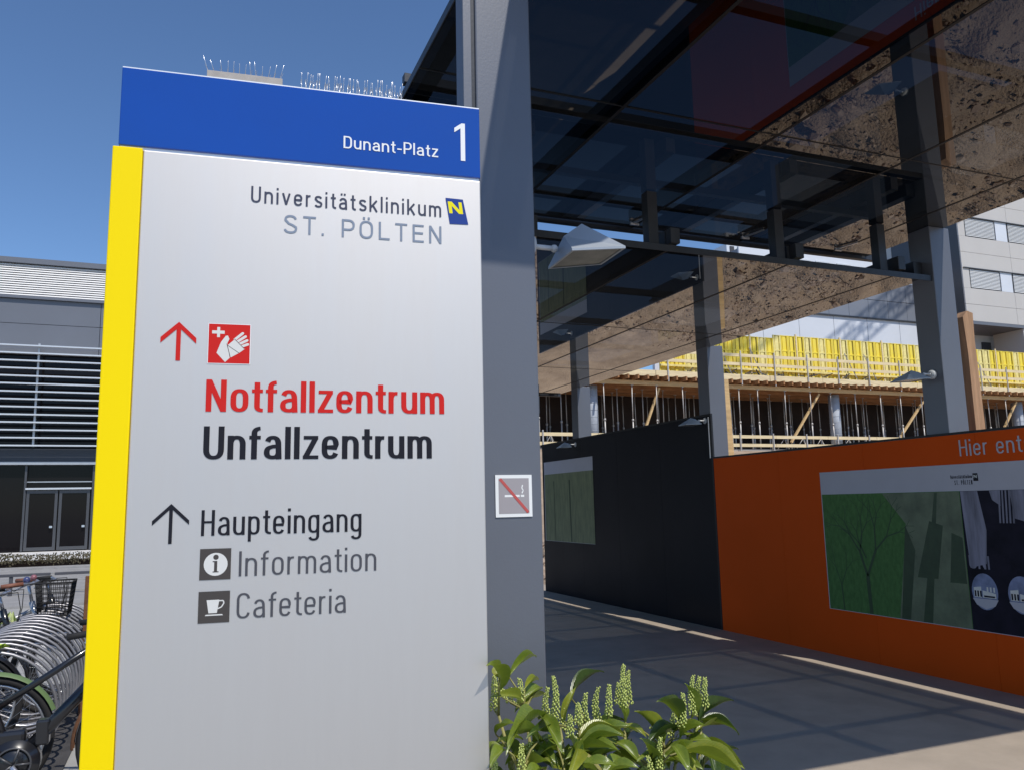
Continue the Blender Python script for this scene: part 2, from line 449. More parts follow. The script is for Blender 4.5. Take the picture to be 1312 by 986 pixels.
# ------------------------------------------------------------------ lettering: a condensed grotesque drawn with a flat pen
def arcq(cx, cy, rx, ry, a0, a1, n=9, e=2.35):
    out = []
    for i in range(n+1):
        a = math.radians(a0 + (a1-a0)*i/n); c = math.cos(a); s = math.sin(a)
        out.append((cx + rx*math.copysign(abs(c)**(2/e), c), cy + ry*math.copysign(abs(s)**(2/e), s)))
    return out
def glyph(ch, W, s, h, X=.72):
    """strokes (centre lines) and advance width; capital height 1, W lower-case width, s stem, h bar thickness"""
    l = s/2; r = W - s/2; t = X - h/2; b = h/2; cx = (l+r)/2; rx = (r-l)/2; ry = min(.30, rx*1.25); CW = W*1.13; R = CW - s/2; CX = (l+R)/2; RX = (R-l)/2; RY = min(.34, RX*1.2)
    T = 1 - h/2; A = 1.0
    bowl_top = lambda: arcq(cx, t-ry, rx, ry, 180, 0, 14)
    if ch == ' ': return [], W*.55
    if ch in 'nhmu':
        if ch == 'u': return [[(l,X)] + arcq(cx, b+ry, rx, ry, 180, 360, 14), [(r,X),(r,0)]], W
        if ch == 'm':
            w2 = (r-l)*.88; c1 = l+w2/2; c2 = l+w2*1.5; q = w2/2; qy = min(.28, q*1.3)
            return [[(l,X),(l,0)], arcq(c1, t-qy, q, qy, 180, 0, 14)+[(l+w2,0)], arcq(c2, t-qy, q, qy, 180, 0, 14)+[(l+2*w2,0)]], l+2*w2+s/2
        return [[(l,A if ch == 'h' else X),(l,0)], bowl_top()+[(r,0)]], W
    if ch == 'r': return [[(l,X),(l,0)], arcq(l+rx*.95, t-ry, rx*.95, ry, 180, 80, 8)], W*.60
    if ch == 'i': return [[(l,X),(l,0)], [(l,1.0),(l,1.0-s*1.05)]], s
    if ch == 'l': return [[(l,A),(l,0)]], s
    if ch == 'I': return [[(l,1),(l,0)]], s
    if ch in 'oö':
        st = [arcq(cx, t-ry, rx, ry, 180, 0, 14) + arcq(cx, b+ry, rx, ry, 0, -180, 14) + [(l, t-ry)]]
        if ch == 'ö': st += [[(cx-rx*.5,1),(cx-rx*.5,1-s)], [(cx+rx*.5,1),(cx+rx*.5,1-s)]]
        return st, W
    if ch in 'aä':
        m = X*.56
        st = [arcq(cx, t-ry, rx*.93, ry, 172, 0, 12)[1:] + [(r, X*.2)] + [(r+s*.04, 0)],
              [(r, m)] + [(cx, m-.015)] + arcq(cx, m-.03-(m-.03-b)/2, rx, (m-.03-b)/2, 115, 270, 12) + arcq(cx, b+.20, rx, .20, 275, 350, 6)]
        if ch == 'ä': st += [[(cx-rx*.5,1),(cx-rx*.5,1-s)], [(cx+rx*.5,1),(cx+rx*.5,1-s)]]
        return st, W*1.0
    if ch == 'e':
        return [[(l+.01, X*.5),(r, X*.5)] + arcq(cx, t-ry, rx, ry, 0, 180, 14) + arcq(cx, b+ry, rx, ry, 180, 338, 14)], W
    if ch == 's':
        q = (t-b)/4
        return [arcq(cx, t-q, rx*.9, q, 20, 180, 10) [0:] + [(cx-rx*.2, b+2*q+.012), (cx+rx*.25, b+2*q-.012)] + arcq(cx, b+q, rx*.95, q, 25, -160, 12)], W*.93
    if ch == 'z': return [[(.02,t),(W*.88,t)], [(W*.88-s*.42,t),(s*.46,b)], [(0,b),(W*.9,b)]], W*.9
    if ch == 't': return [[(W*.30, .94),(W*.30, b+.14)] + arcq(W*.30+.16, b+.14, .16, .14, 180, 275, 6) , [(0,t),(W*.62,t)]], W*.60
    if ch == 'f': return [arcq(W*.28+.2, T-.16, .2, .16, 95, 180, 7) + [(W*.28,0)], [(0,t),(W*.64,t)]], W*.64
    if ch == 'g':
        return [arcq(cx, t-ry, rx, ry, 0, 180, 14) + arcq(cx, b+ry, rx, ry, 180, 360, 14), [(r,X),(r,-.10)] + arcq(cx, -.10, rx, .17, 0, -160, 12)], W
    if ch == 'p': return [[(l,X),(l,-.27)], arcq(cx, t-ry, rx, ry, 180, 0, 14) + arcq(cx, b+ry, rx, ry, 0, -180, 14)], W
    if ch == 'k': return [[(l,A),(l,0)], [(r+s*.1,X),(l+s*.3,X*.40)], [(l+(r-l)*.42,X*.56),(r+s*.2,0)]], W*1.0
    if ch == 'v': return [[(s*.45,X),(W*.5,0+h*.2)], [(W-s*.45,X),(W*.5,0+h*.2)]], W
    if ch == 'H': return [[(l,1),(l,0)], [(R,1),(R,0)], [(l,.53),(R,.53)]], CW
    if ch == 'N': return [[(l,1),(l,0)], [(R,1),(R,0)], [(l+s*.05,1-h*.3),(R-s*.05,h*.3)]], CW*1.04
    if ch == 'U': return [[(l,1)] + arcq(CX, b+RY, RX, RY, 180, 360, 14) + [(R,1)]], CW
    if ch == 'C': return [arcq(CX, T-RY, RX, RY, 12, 180, 14) + arcq(CX, b+RY, RX, RY, 180, 348, 14)], CW
    if ch in 'OÖ':
        st = [arcq(CX, T-RY, RX*1.06, RY, 180, 0, 14) + arcq(CX, b+RY, RX*1.06, RY, 0, -180, 14) + [(CX-RX*1.06, T-RY)]]
        if ch == 'Ö': st += [[(CX-RX*.45,1.20),(CX-RX*.45,1.20-s*1.2)], [(CX+RX*.45,1.20),(CX+RX*.45,1.20-s*1.2)]]
        return st, CW*1.04
    if ch == 'D': return [[(l,1),(l,0)], [(l,T),(CX,T)] + arcq(CX, T-RY, RX, RY, 90, 0, 9) + arcq(CX, b+RY, RX, RY, 0, -90, 9) + [(l,b)]], CW
    if ch == 'P': return [[(l,1),(l,0)], [(l,T),(CX,T)] + arcq(CX, T-.26, RX, .26, 90, -90, 14) + [(l,T-.52)]], CW*.96
    if ch == 'S':
        q = (T-b)/4
        return [arcq(CX, T-q, RX*.92, q, 12, 180, 12) + [(CX-RX*.3, b+2*q+.03), (CX+RX*.3, b+2*q-.03)] + arcq(CX, b+q, RX, q, 15, -168, 14)], CW
    if ch == 'T': return [[(CW*.48,T),(CW*.48,0)], [(0,T),(CW*.96,T)]], CW*.96
    if ch == 'L': return [[(l,1),(l,0)], [(l,b),(CW*.86,b)]], CW*.86
    if ch == 'E': return [[(l,1),(l,0)], [(l,T),(CW*.9,T)], [(l,.52),(CW*.84,.52)], [(l,b),(CW*.9,b)]], CW*.9
    if ch == '-': return [[(0,.36),(W*.62,.36)]], W*.62
    if ch == '.': return [[(l,s*1.05),(l,0)]], s
    raise ValueError(ch)

def text_into(mb, txt, P, u0, u1, z0, cap, lift=0.0, stem=.14, bar=None, gap=.13, X=.72):
    """fit txt between u0 and u1 on baseline z0; stem and bar are fractions of the capital height"""
    bar = bar or stem*.82
    tot = (u1-u0)/cap
    lo, hi = .15, 1.6
    for _ in range(30):
        W = (lo+hi)/2
        w = sum(glyph(c, W, stem, bar, X)[1] for c in txt) + gap*(len(txt)-1)
        if w > tot: hi = W
        else: lo = W
    pen = 0; k = 0
    for c in txt:
        sts, adv = glyph(c, W, stem, bar, X)
        for st in sts:
            pts = [st[0]]
            for q in st[1:]:
                if math.hypot(q[0]-pts[-1][0], q[1]-pts[-1][1]) > .004: pts.append(q)
            n = len(pts); L = []; Rr = []
            for i in range(n):
                a = pts[max(0, i-1)]; b = pts[min(n-1, i+1)]
                dx, dy = b[0]-a[0], b[1]-a[1]; d = math.hypot(dx, dy) or 1; dx /= d; dy /= d
                w = math.sqrt((stem*dy)**2 + (bar*dx)**2)/2
                if 0 < i < n-1:
                    e1 = (pts[i][0]-a[0], pts[i][1]-a[1]); e2 = (b[0]-pts[i][0], b[1]-pts[i][1])
                    cs = (e1[0]*e2[0]+e1[1]*e2[1])/((math.hypot(*e1)*math.hypot(*e2)) or 1)
                    w /= max(.6, math.sqrt(max(0, (1+cs)/2)))
                L.append((pts[i][0]-dy*w, pts[i][1]+dx*w)); Rr.append((pts[i][0]+dy*w, pts[i][1]-dx*w))
            vs = [P(u0+(pen+p[0])*cap, z0+p[1]*cap, lift+k*.00004) for p in L] + [P(u0+(pen+p[0])*cap, z0+p[1]*cap, lift+k*.00004) for p in Rr]
            mb.add(vs, [(i, i+n, i+n+1, i+1) for i in range(n-1)])
            k = (k+1) % 4
        pen += adv + gap
    return mb

# ================================================================== SETTING
g = MB(); g.add([(-400,-400,-.01),(900,-400,-.01),(900,900,-.01),(-400,900,-.01)], [(0,1,2,3)])
struct("ground", g, M['ground'])
g = MB(); g.add([(0.35,0.6,0),(6.9,0.6,0),(6.9,16.5,0),(0.35,16.5,0)], [(0,1,2,3)])
struct("pavement", g, M['concrete'])

# excavated earth beyond the hoarding
def smooth(t):
    t = max(0, min(1, t)); return t*t*(3-2*t)
def earth_h(x, y):
    rough = 1 - smooth((math.hypot(x-6, y-4) - 12) / 16)
    h = 0.05
    p = Vector((x*.22, y*.22, 3.1))
    h += (0.18 + .62*rough) * max(0, noise.noise(p) + .22)
    h += (0.05 + .48*rough) * abs(noise.noise(Vector((x*.8, y*.8, 7))))
    h += (0.03 + .30*rough) * abs(noise.noise(Vector((x*2.3, y*2.3, 1))))
    h += (0.025 + .14*rough) * noise.noise(Vector((x*5, y*5, 1)))
    h += (0.012 + .06*rough) * abs(noise.noise(Vector((x*11, y*11, 4))))
    h += 4.1 * smooth((y - 25) / 12.5)
    h *= smooth((x - 6.72) / 1.3) * .999
    return h + .004
NX, NY = 330, 270
vs = []; fs = []
for j in range(NY):
    for i in range(NX):
        tx = i/(NX-1); ty = j/(NY-1)
        x = 6.72 + 54*(0.30*tx + .70*tx**2.2)
        y = -6 + 44*ty
        vs.append((x, y, earth_h(x, y)))
for j in range(NY-1):
    for i in range(NX-1):
        a = j*NX+i
        fs.append((a, a+1, a+NX+1, a+NX))
g = MB(); g.add(vs, fs, True)
struct("excavated_earth", g, M['earth'])

g = MB()
bm = bmesh.new(); bmesh.ops.create_icosphere(bm, subdivisions=1, radius=1)
ico = [v.co.copy() for v in bm.verts]; icof = [tuple(v.index for v in f.verts) for f in bm.faces]; bm.free()
octv = [Vector(v) for v in ((1,0,0),(0,1,0),(-1,0,0),(0,-1,0),(0,0,1),(0,0,-1))]
octf = [(0,1,4),(1,2,4),(2,3,4),(3,0,4),(1,0,5),(2,1,5),(3,2,5),(0,3,5)]
rnd = random.random
for i in range(60000):
    r = rnd()
    x = 6.95 + 22*r**2.0; y = -1 + 25*rnd()
    cl = noise.noise(Vector((x*.28, y*.28, 9)))
    if cl < -.45 + .62*rnd(): continue
    big = rnd() < .03
    s = (.05 + .07*rnd()) if big else (.014 + .034*rnd()**2)*(1 + .02*(x-7))
    z = earth_h(x, y) + s*.35
    an = rnd()*6.3; ca, sa = math.cos(an)*s, math.sin(an)*s; kz = .5 + .5*rnd(); tx, ty = rnd()-.5, rnd()-.5
    vs_ = ico if big else octv
    out = []
    for v in vs_:
        q = .72 + .5*rnd(); a_ = v.x*q; b_ = v.y*q; c_ = v.z*q*kz + tx*v.x + ty*v.y
        out.append((x + ca*a_ - sa*b_, y + sa*a_ + ca*b_, z + c_*s))
    g.add(out, icof if big else octf)
tag(g.build("rubble", M['stone']), "loose broken stones scattered over the dug-up earth behind the hoarding", "rubble", kind="stuff")

# planting bed and kerb by the sign
g = MB(); g.add([(-0.15,1.35,.006),(1.85,1.35,.006),(1.85,2.42,.006),(-0.15,2.42,.006)], [(0,1,2,3)])
struct("planting_bed", g, M['soil'])

g = MB(); g.add([(-2.6,4.95,.004),(-.66,4.95,.004),(-.66,9.0,.004),(-2.6,9.0,.004)], [(0,1,2,3)])
struct("bicycle_stand_surface", g, M['asphalt'])

# plaza in front of the glazed building: low steps
for i, yy in enumerate((16.5, 19.0, 21.4, 23.6, 25.2)):
    g = MB()
    y1 = (16.5, 19.0, 21.4, 23.6, 25.2, 26.0)[i+1]
    g.box(-14, -0.4, yy, y1, -0.3, 0.035*(i+1))
    struct("plaza_step", g, M['kerb'])

# ================================================================== DIRECTION SIGN
SA = math.radians(-5.8)
sign = thing("direction_sign", (0.75, 2.05, 0), "tall silver pylon sign with blue header and yellow left edge, standing in front", "sign", rz=SA)
T = 0.085
# local frame: u along x (0 = right edge, negative left), y = depth (face at y=0), z up
MB().cbox(-0.885, -0.003, 0.0, T, 0.0, 2.509, .003).build("face_panel", M['silver'], sign, True)
MB().cbox(-0.9435, -0.0028, -0.0015, T+.0015, 2.517, 2.727, .0025).build("header_panel", M['blue'], sign, True)
MB().box(-0.94, -0.006, 0.004, T-.004, 2.5085, 2.5175).build("header_joint", M['edge_white'], sign, True)
MB().box(-0.9425, -0.0038, -0.0005, T+.0005, 2.7265, 2.7295).build("top_cap", M['edge_white'], sign, True)
MB().cbox(-0.956, -0.886, -0.004, T+.004, 0.0, 2.5125, .003).build("yellow_strip", M['yellow'], sign, True)

def SP(u, z, lift): return (u, -0.0012 - lift, z)
def SPH(u, z, lift): return (u, -0.0028 - lift, z)
def lettering(txt, m, u0, u1, z0, cap, stem, gap=.13, P=SP, bar=None, X=.72):
    o = text_into(MB(), txt, P, u0, u1, z0, cap, 0, stem, bar, gap, X).build("lettering", m, sign, True)
    o["label"] = "printed words " + txt.replace("Universitätsklinikum", "in dark grey, top line of the logo")
    return o
lettering("Dunant-Platz", M['p_white'], -.386, -.1245, 2.5665, .0350, .135, .15, SPH)
# the house number 1, drawn with a long flag
g = MB()
g.add([SPH(u, z, 0) for u, z in ((-.0595,2.5635),(-.0465,2.5635),(-.0465,2.676),(-.0565,2.676),(-.0595,2.672))], [(0,1,2,3,4)])
g.add([SPH(u, z, .0001) for u, z in ((-.0595,2.6605),(-.0595,2.673),(-.0560,2.6765),(-.0775,2.660),(-.0775,2.647))], [(0,1,2,3,4)])
g.build("lettering", M['p_white'], sign, True)
lettering("Universitätsklinikum", M['p_navy'], -.6215, -.1170, 2.3925, .0445, .115, .20, bar=.105)
lettering("ST. PÖLTEN", M['p_steel'], -.5380, -.1155, 2.3155, .0500, .115, .30, bar=.105)
lettering("Notfallzentrum", M['p_red'], -.7155, -.1135, 1.8430, .0800, .168, .100, bar=.112)
lettering("Unfallzentrum", M['p_black'], -.7175, -.1480, 1.7245, .0820, .168, .100, bar=.112)
lettering("Haupteingang", M['p_black'], -.7160, -.3315, 1.5395, .0620, .115, .125, bar=.085)
lettering("Information", M['p_mid'], -.6265, -.2935, 1.4400, .0600, .100, .145, bar=.078)
lettering("Cafeteria", M['p_mid'], -.6290, -.3690, 1.3400, .0600, .100, .135, bar=.078)

def flat(mb, pts, lift=0.0, P=SP):
    return mb.add([P(u, z, lift) for u, z in pts], [tuple(range(len(pts)))])
def stroke(mb, a, b, w, lift=0.0, P=SP):
    d = Vector((b[0]-a[0], b[1]-a[1])).normalized(); n = Vector((-d.y, d.x))*w/2
    return flat(mb, [(a[0]-n.x, a[1]-n.y), (b[0]-n.x, b[1]-n.y), (b[0]+n.x, b[1]+n.y), (a[0]+n.x, a[1]+n.y)], lift, P)
def circ(mb, c, r, lift, P=SP, n=28, rz=None):
    rz = rz or r
    return flat(mb, [(c[0]+r*math.cos(2*PI*i/n), c[1]+rz*math.sin(2*PI*i/n)) for i in range(n)], lift, P)
def arrow(m, cx, top, bot, half, drop, w):
    g = MB()
    flat(g, [(cx-w/2, bot), (cx+w/2, bot), (cx+w/2, top-w*.7), (cx-w/2, top-w*.7)])
    flat(g, [(cx, top), (cx-half, top-drop), (cx-half, top-drop-w*1.35), (cx, top-w*1.35)], .0001)
    flat(g, [(cx, top), (cx, top-w*1.35), (cx+half, top-drop-w*1.35), (cx+half, top-drop)], .0001)
    g.build("arrow", m, sign, True)
arrow(M['p_red'], -.7840, 2.0660, 1.9680, .0415, .0400, .0105)
arrow(M['p_black'], -.7852, 1.6180, 1.5230, .0415, .0400, .0080)

# first-aid pictogram
g = MB()
flat(g, [(-.7155,1.9625),(-.6130,1.9625),(-.6130,2.0660),(-.7155,2.0660)])
pg = g.build("pictogram", M['p_white'], sign, True)
g = MB()
flat(g, [(-.7138,1.9642),(-.6147,1.9642),(-.6147,2.0643),(-.7138,2.0643)], .0002)
g.build("field", M['p_red'], pg, True)
def hp(x, y):   # 0..100 box of the pictogram
    return (-.7138 + .0991*x/100, 1.9642 + .1001*y/100)
g = MB()
flat(g, [hp(*q) for q in ((20,66),(27,66),(27,92),(20,92))], .0004)
flat(g, [hp(*q) for q in ((8,75),(38,75),(38,83),(8,83))], .00045)
# bandaged hand: thumb side, palm, four fingers
flat(g, [hp(*q) for q in ((20,26),(41,3),(52,14),(46,44),(45,56),(38,64),(30,54))], .0004)
flat(g, [hp(*q) for q in ((30,54),(27,42),(40,40),(50,62),(46,71),(41,70))], .00045)
flat(g, [hp(*q) for q in ((46,46),(54,15),(74,27),(88,38),(63,62))], .00042)
for a, b in (((62,60),(82,78)), ((68,55),(89,70)), ((74,50),(93,60)), ((80,44),(95,50))):
    A = Vector(a); B = Vector(b); d = (B-A).normalized(); n = Vector((-d.y, d.x))*3.3
    pts = [A-n, B-n] + [B + d*3.3*math.sin(t) - n*math.cos(t) for t in (PI*.25, PI*.5, PI*.75)] + [B+n, A+n]
    flat(g, [hp(*q) for q in pts], .0005)
g.build("hand", M['p_cream'], pg, True)
g = MB()
for a, b in (((46,46),(74,27)), ((44,50),(53,16)), ((62,63),(87,38))):
    stroke(g, hp(*a), hp(*b), .0012, .0007)
g.build("bandage_line", M['p_brown'], pg, True)

# information and cafeteria icons
def icon(z0, z1):
    g = MB(); flat(g, [(-.7165, z0), (-.6452, z0), (-.6452, z1), (-.7165, z1)])
    return g.build("pictogram", M['p_brown'], sign, True)
ic = icon(1.4346, 1.5085)
g = MB(); circ(g, (-.6800, 1.4712), .0273, .0002); g.build("disc", M['p_cream'], ic, True)
g = MB(); circ(g, (-.6798, 1.4880), .0062, .0004)
flat(g, [(-.6865,1.4520),(-.6730,1.4520),(-.6730,1.4545),(-.6865,1.4545)], .0004)
flat(g, [(-.6835,1.4540),(-.6765,1.4540),(-.6765,1.4790),(-.6835,1.4790)], .00042)
flat(g, [(-.6870,1.4765),(-.6765,1.4765),(-.6765,1.4792),(-.6870,1.4792)], .00044)
g.build("letter_i", M['p_brown'], ic, True)
ic = icon(1.3335, 1.4075)
g = MB()
flat(g, [(-.6930,1.3565),(-.6740,1.3565),(-.6690,1.3875),(-.6980,1.3875)], .0002)
flat(g, [(-.7010,1.3505),(-.6600,1.3505),(-.6620,1.3535),(-.6990,1.3535)], .0002)
hs = [(-.6700,1.3850),(-.6600,1.3850),(-.6585,1.3790),(-.6640,1.3700),(-.6725,1.3665)]
for i in range(4): stroke(g, hs[i], hs[i+1], .0028, .0003+i*.00003)
g.build("cup", M['p_cream'], ic, True)

# state logo: slanted blue field with a yellow N
g = MB(); flat(g, [(-.1045,2.4500),(-.0548,2.4490),(-.0400,2.3765),(-.0930,2.3750)])
lg = g.build("logo", M['p_blue'], sign, True)
g = MB()
flat(g, [(-.0940,2.4060),(-.0845,2.4060),(-.0885,2.4400),(-.0985,2.4400)], .0002)
flat(g, [(-.0635,2.4060),(-.0545,2.4060),(-.0590,2.4400),(-.0680,2.4400)], .00022)
flat(g, [(-.0985,2.4400),(-.0870,2.4400),(-.0545,2.4060),(-.0665,2.4060)], .00025)
g.build("letter_n", M['p_yellow'], lg, True)

# bird spikes on top
def spikes(u0, u1, step, block):
    zt = 2.7296
    g = MB()
    if block:
        g.cbox(u0, u1, .002, .055, zt, zt+.0195, .001)
        base = g.build("bird_spike_strip", M['p_cream'], sign, True)
        base.data.materials.clear(); base.data.materials.append(M['brown_tape'])
        zb = zt+.0195
    else:
        g.cbox(u0, u1, .012, .045, zt, zt+.006, .001)
        base = g.build("bird_spike_strip", M['clamp'], sign, True); zb = zt+.006
    g = MB(); u = u0+.004; i = 0
    while u < u1-.002:
        if block: L = random.uniform(.030, .042); lean = (u-(u0+u1)/2)*.14 if abs(u-(u0+u1)/2) > .05 else 0
        else: L = random.uniform(.034, .046); lean = random.uniform(-.006, .006)
        for sgn in ((-1, 1) if block else (-1, 0, 1)):
            k = 1 if sgn else .8
            g.tube([(u, .028, zb-.001), (u+lean+random.uniform(-.004,.004), .028+sgn*.022, zb+L*k)], .0008, 4)
        u += step*random.uniform(.85, 1.15)
    g.build("spike", M['clamp'], base, True)["kind"] = "stuff"
M['brown_tape'] = mat("weathered_plastic", (0.40, 0.36, 0.32), 0.7, var=0.12, vscale=30)
spikes(-.741, -.549, .0150, True)
spikes(-.502, -.215, .0092, False)

# ================================================================== CANOPY
def pillar(x0, x1, y0, y1, ztop, label, near=False):
    t = thing("canopy_pillar", ((x0+x1)/2, (y0+y1)/2, 0), label, "pillar", "steel pillars carrying the glass canopy")
    if near:
        MB().cbox(x0, x1, y0, y1, 0, ztop, .006).build("shaft", M['pillar'], t)
        MB().box(x0-.014, x0+.002, y0+.010, y0+.032, 0, ztop-.01).build("corner_strip", M['steel'], t)
        MB().cbox(x0-.045, x0-.014, y0+.004, y0+.036, 0, ztop-.01, .002).build("side_rail", M['pillar'], t)
    else:
        MB().cbox(x0, x1, y0, y1, 0, ztop, .006).build("shaft", M['pillar'], t)
    MB().cbox(x0-.012, x1+.03, y0-.03, y1+.03, 0, .02, .003).build("base_plate", M['steel'], t)
    return t
pillar(.890, 1.100, 2.47, 2.69, 4.6, "grey steel pillar directly behind the silver sign, carrying the no smoking plate", True)
pillar(6.27, 6.52, 5.16, 5.40, 4.05, "grey canopy pillar behind the orange hoarding, beside the weathered wooden post")
pillar(6.27, 6.52, 8.65, 8.89, 3.60, "grey canopy pillar where the black hoarding meets the orange one")
pillar(6.27, 6.52, 12.45, 12.69, 3.60, "grey canopy pillar farthest off, behind the black hoarding")

def roof(name, label, z, xs, ys, fascia_front, fascia_back, right_ext):
    t = thing(name, (xs[0], ys[0], z), label, "canopy roof")
    for j in range(len(ys)-1):
        for i in range(len(xs)-1):
            g = 0.006
            x0, x1 = xs[i]+g, xs[i+1]-g; y0, y1 = ys[j]+g, ys[j+1]-g
            MB().add([(x0,y0,z),(x1,y0,z),(x1,y1,z),(x0,y1,z)], [(3,2,1,0)]).build("glass_pane", M['glass'], t)
    # joints
    for x in xs[1:-1]:
        MB().box(x-.011, x+.011, ys[0], ys[-1], z-.003, z+.010).build("joint_seal", M['gasket'], t)
        MB().box(x-.040, x+.040, ys[0]+.02, ys[-1]-.02, z+.030, z+.150).build("rafter", M['steel'], t)
    for y in ys[1:-1]:
        for i in range(len(xs)-1):
            MB().box(xs[i]+.011, xs[i+1]-.011, y-.006, y+.006, z-.002, z+.008).build("cross_seal", M['gasket'], t)
    for k, x in enumerate((xs[0], xs[-1])):
        s_ = 1 if k == 0 else -1
        MB().box(min(x, x+s_*.012), max(x, x+s_*.012), ys[0], ys[-1], z+.002, z+.05).build("edge_trim", M['steel'], t)
        xi = x + s_*.12
        MB().box(xi-.05, xi+.05, ys[0]+.02, ys[-1]-.02, z+.032, z+.15).build("rafter", M['steel'], t)
    # purlins above the glass, crossing under the sky
    n = 0
    y = ys[0]+.5
    while y < ys[-1]-.1:
        MB().box(xs[0]+.03, xs[-1]-.03, y-.03, y+.03, z+.152, z+.21).build("purlin", M['steel'], t)
        y += 1.35
    if fascia_back:
        MB().cbox(xs[0], xs[-1]+right_ext, ys[-1]+.004, ys[-1]+.064, z-.032, z+.062, .004).build("fascia", M['steel'], t)
    if fascia_front:
        MB().box(xs[0]-.02, xs[-1]+right_ext, ys[0]-.064, ys[0]-.004, z-.010, z+.002).build("front_angle", M['steel'], t)
        MB().box(xs[0]-.02, xs[-1]+right_ext, ys[0]-.070, ys[0]-.062, z-.048, z+.004).build("front_lip", M['steel'], t)
    return t
X1 = [1.14, 2.47, 3.67, 4.87, 6.00, 6.46]
r1 = roof("glass_canopy", "nearer and higher dark glass canopy over the walkway, mirroring the earth", 4.05, X1, [1.38, 4.12, 6.08], False, True, .13)
X2 = [1.14, 2.33, 3.52, 4.74, 5.93, 6.33]
r2 = roof("glass_canopy", "farther and lower dark glass canopy, its end beam crossing the second pillar", 3.58, X2, [5.25, 7.95, 10.65, 13.35], True, True, .05)
# clamps at the far edge of the upper roof
for x in X1[1:-1]:
    MB().cbox(x-.10, x-.012, 5.93, 5.955, 4.018, 4.044, .004).bar((x-.075, 5.94, 4.035), (x-.02, 5.72, 4.040), .02, .012).build("glass_clamp", M['clamp'], r1)
# hanger posts between the two roofs and the projecting rafter ends of the lower roof
for x in (3.37, 4.62, 5.78):
    MB().cbox(x-.045, x+.045, 5.255, 5.345, 3.612, 4.044, .004).build("hanger_post", M['steel'], r2)
for x in (3.52, 4.76, 5.92):
    MB().cbox(x-.035, x+.05, 5.19, 5.60, 3.610, 3.735, .004).build("rafter_end", M['steel'], r2)
# dark end wall frame closing the far end of the lower roof
t = thing("end_portal", (4, 14.2, 0), "dark steel lintel closing the far end of the covered walkway", "lintel")
MB().cbox(1.1, 6.24, 14.0, 14.25, 3.30, 3.78, .01).build("beam", M['clad_dark'], t)
MB().cbox(1.1, 1.35, 14.0, 14.25, 0.0, 3.298, .01).build("leg", M['steel'], t)

# ------------------------------------------------------------------ wall lamps
def lamp(px, py, pz, sgn, label, hz=1.0):
    """luminaire on a pillar side: round mount, arm, square hooded head set on its corner"""
    t = thing("wall_lamp", (px, py, pz), label, "lamp", "square hooded lamps on the canopy pillars")
    g = MB(); g.tube([(px, py, pz), (px+sgn*.012, py, pz), (px+sgn*.030, py, pz)], [.044, .044, .036], 24)
    g.build("mount", M['lamp_white'], t)
    g = MB(); g.tube([(px+sgn*.028, py, pz), (px+sgn*.115, py, pz)], .0095, 10)
    g.ball((px+sgn*.115, py, pz), .015, 10)
    g.build("arm", M['lamp_white'], t)
    # head: rhombic plan pointing outward, flat glass below, ridge pyramid above
    a = Vector((px+sgn*.126, py+sgn*(+.080), pz-.045)); b = Vector((px+sgn*.291, py+sgn*(-.030), pz-.045))
    c = Vector((px+sgn*.278, py+sgn*(-.230), pz-.045)); d = Vector((px+sgn*.112, py+sgn*(-.150), pz-.045))
    top1 = Vector((px+sgn*.140, py+sgn*(-.030), pz+.040*hz)); top2 = Vector((px+sgn*.205, py+sgn*(-.050), pz+.088*hz-.01*(1-hz)))
    lo = [a, b, c, d]; n = Vector((0, 0, -.008))
    g = MB(); vs = lo + [top1, top2] + [p + n for p in lo]
    fs = [(0,1,5,4), (1,2,5), (2,3,4,5), (3,0,4), (0,6,7,1), (1,7,8,2), (2,8,9,3), (3,9,6,0)]
    g.add(vs, fs)
    hd = g.build("head", M['lamp'], t)
    g = MB(); cen = (a+b+c+d)/4 + n
    g.add([p + n for p in lo] + [cen + (p + n - cen)*.90 for p in lo], [(0,4,5,1),(1,5,6,2),(2,6,7,3),(3,7,4,0)])
    g.build("rim", M['lamp'], hd)
    g = MB(); g.add([cen + (p + n - cen)*.90 + Vector((0,0,.003)) for p in lo], [(0,1,2,3)])
    df = g.build("diffuser", M['lamp_glass'], hd)
    return t
lamp(1.10, 2.56, 2.515, 1, "hooded grey lamp on the near pillar beside the silver sign, seen from below")
lamp(6.27, 5.27, 2.68, -1, "hooded grey lamp above the Hier ent lettering, pointing left from its pillar", .5)
lamp(6.27, 8.75, 2.62, -1, "hooded grey lamp above the end of the black hoarding", .5)
lamp(6.27, 12.55, 2.60, -1, "hooded grey lamp farthest off, just right of the near pillar", .5)

# ------------------------------------------------------------------ no smoking plate
t = thing("no_smoking_plate", (.9965, 2.468, 1.627), "square no smoking plate on the near grey pillar", "sign")
def NP(u, z, l): return (u, 2.4655 - l, z)
MB().box(.9335, 1.0625, 2.4660, 2.4695, 1.5585, 1.6950).build("plate", M['p_white'], t)
g = MB(); flat(g, [(.9445,1.5695),(1.0515,1.5695),(1.0515,1.6840),(.9445,1.6840)], 0, NP); g.build("field", M['field_grey'] if 'field_grey' in M else M.setdefault('field_grey', mat("field_grey", (0.36,0.33,0.34), .5)), t)
g = MB(); flat(g, [(.965,1.623),(1.018,1.623),(1.018,1.630),(.965,1.630)], .0004, NP)
flat(g, [(1.022,1.623),(1.034,1.623),(1.034,1.630),(1.022,1.630)], .0004, NP)
for a, b in (((1.026,1.635),(1.031,1.644)), ((1.031,1.644),(1.026,1.652)), ((1.026,1.652),(1.029,1.662))): stroke(g, a, b, .004, .0004, NP)
g.build("cigarette", M['p_white'], t)
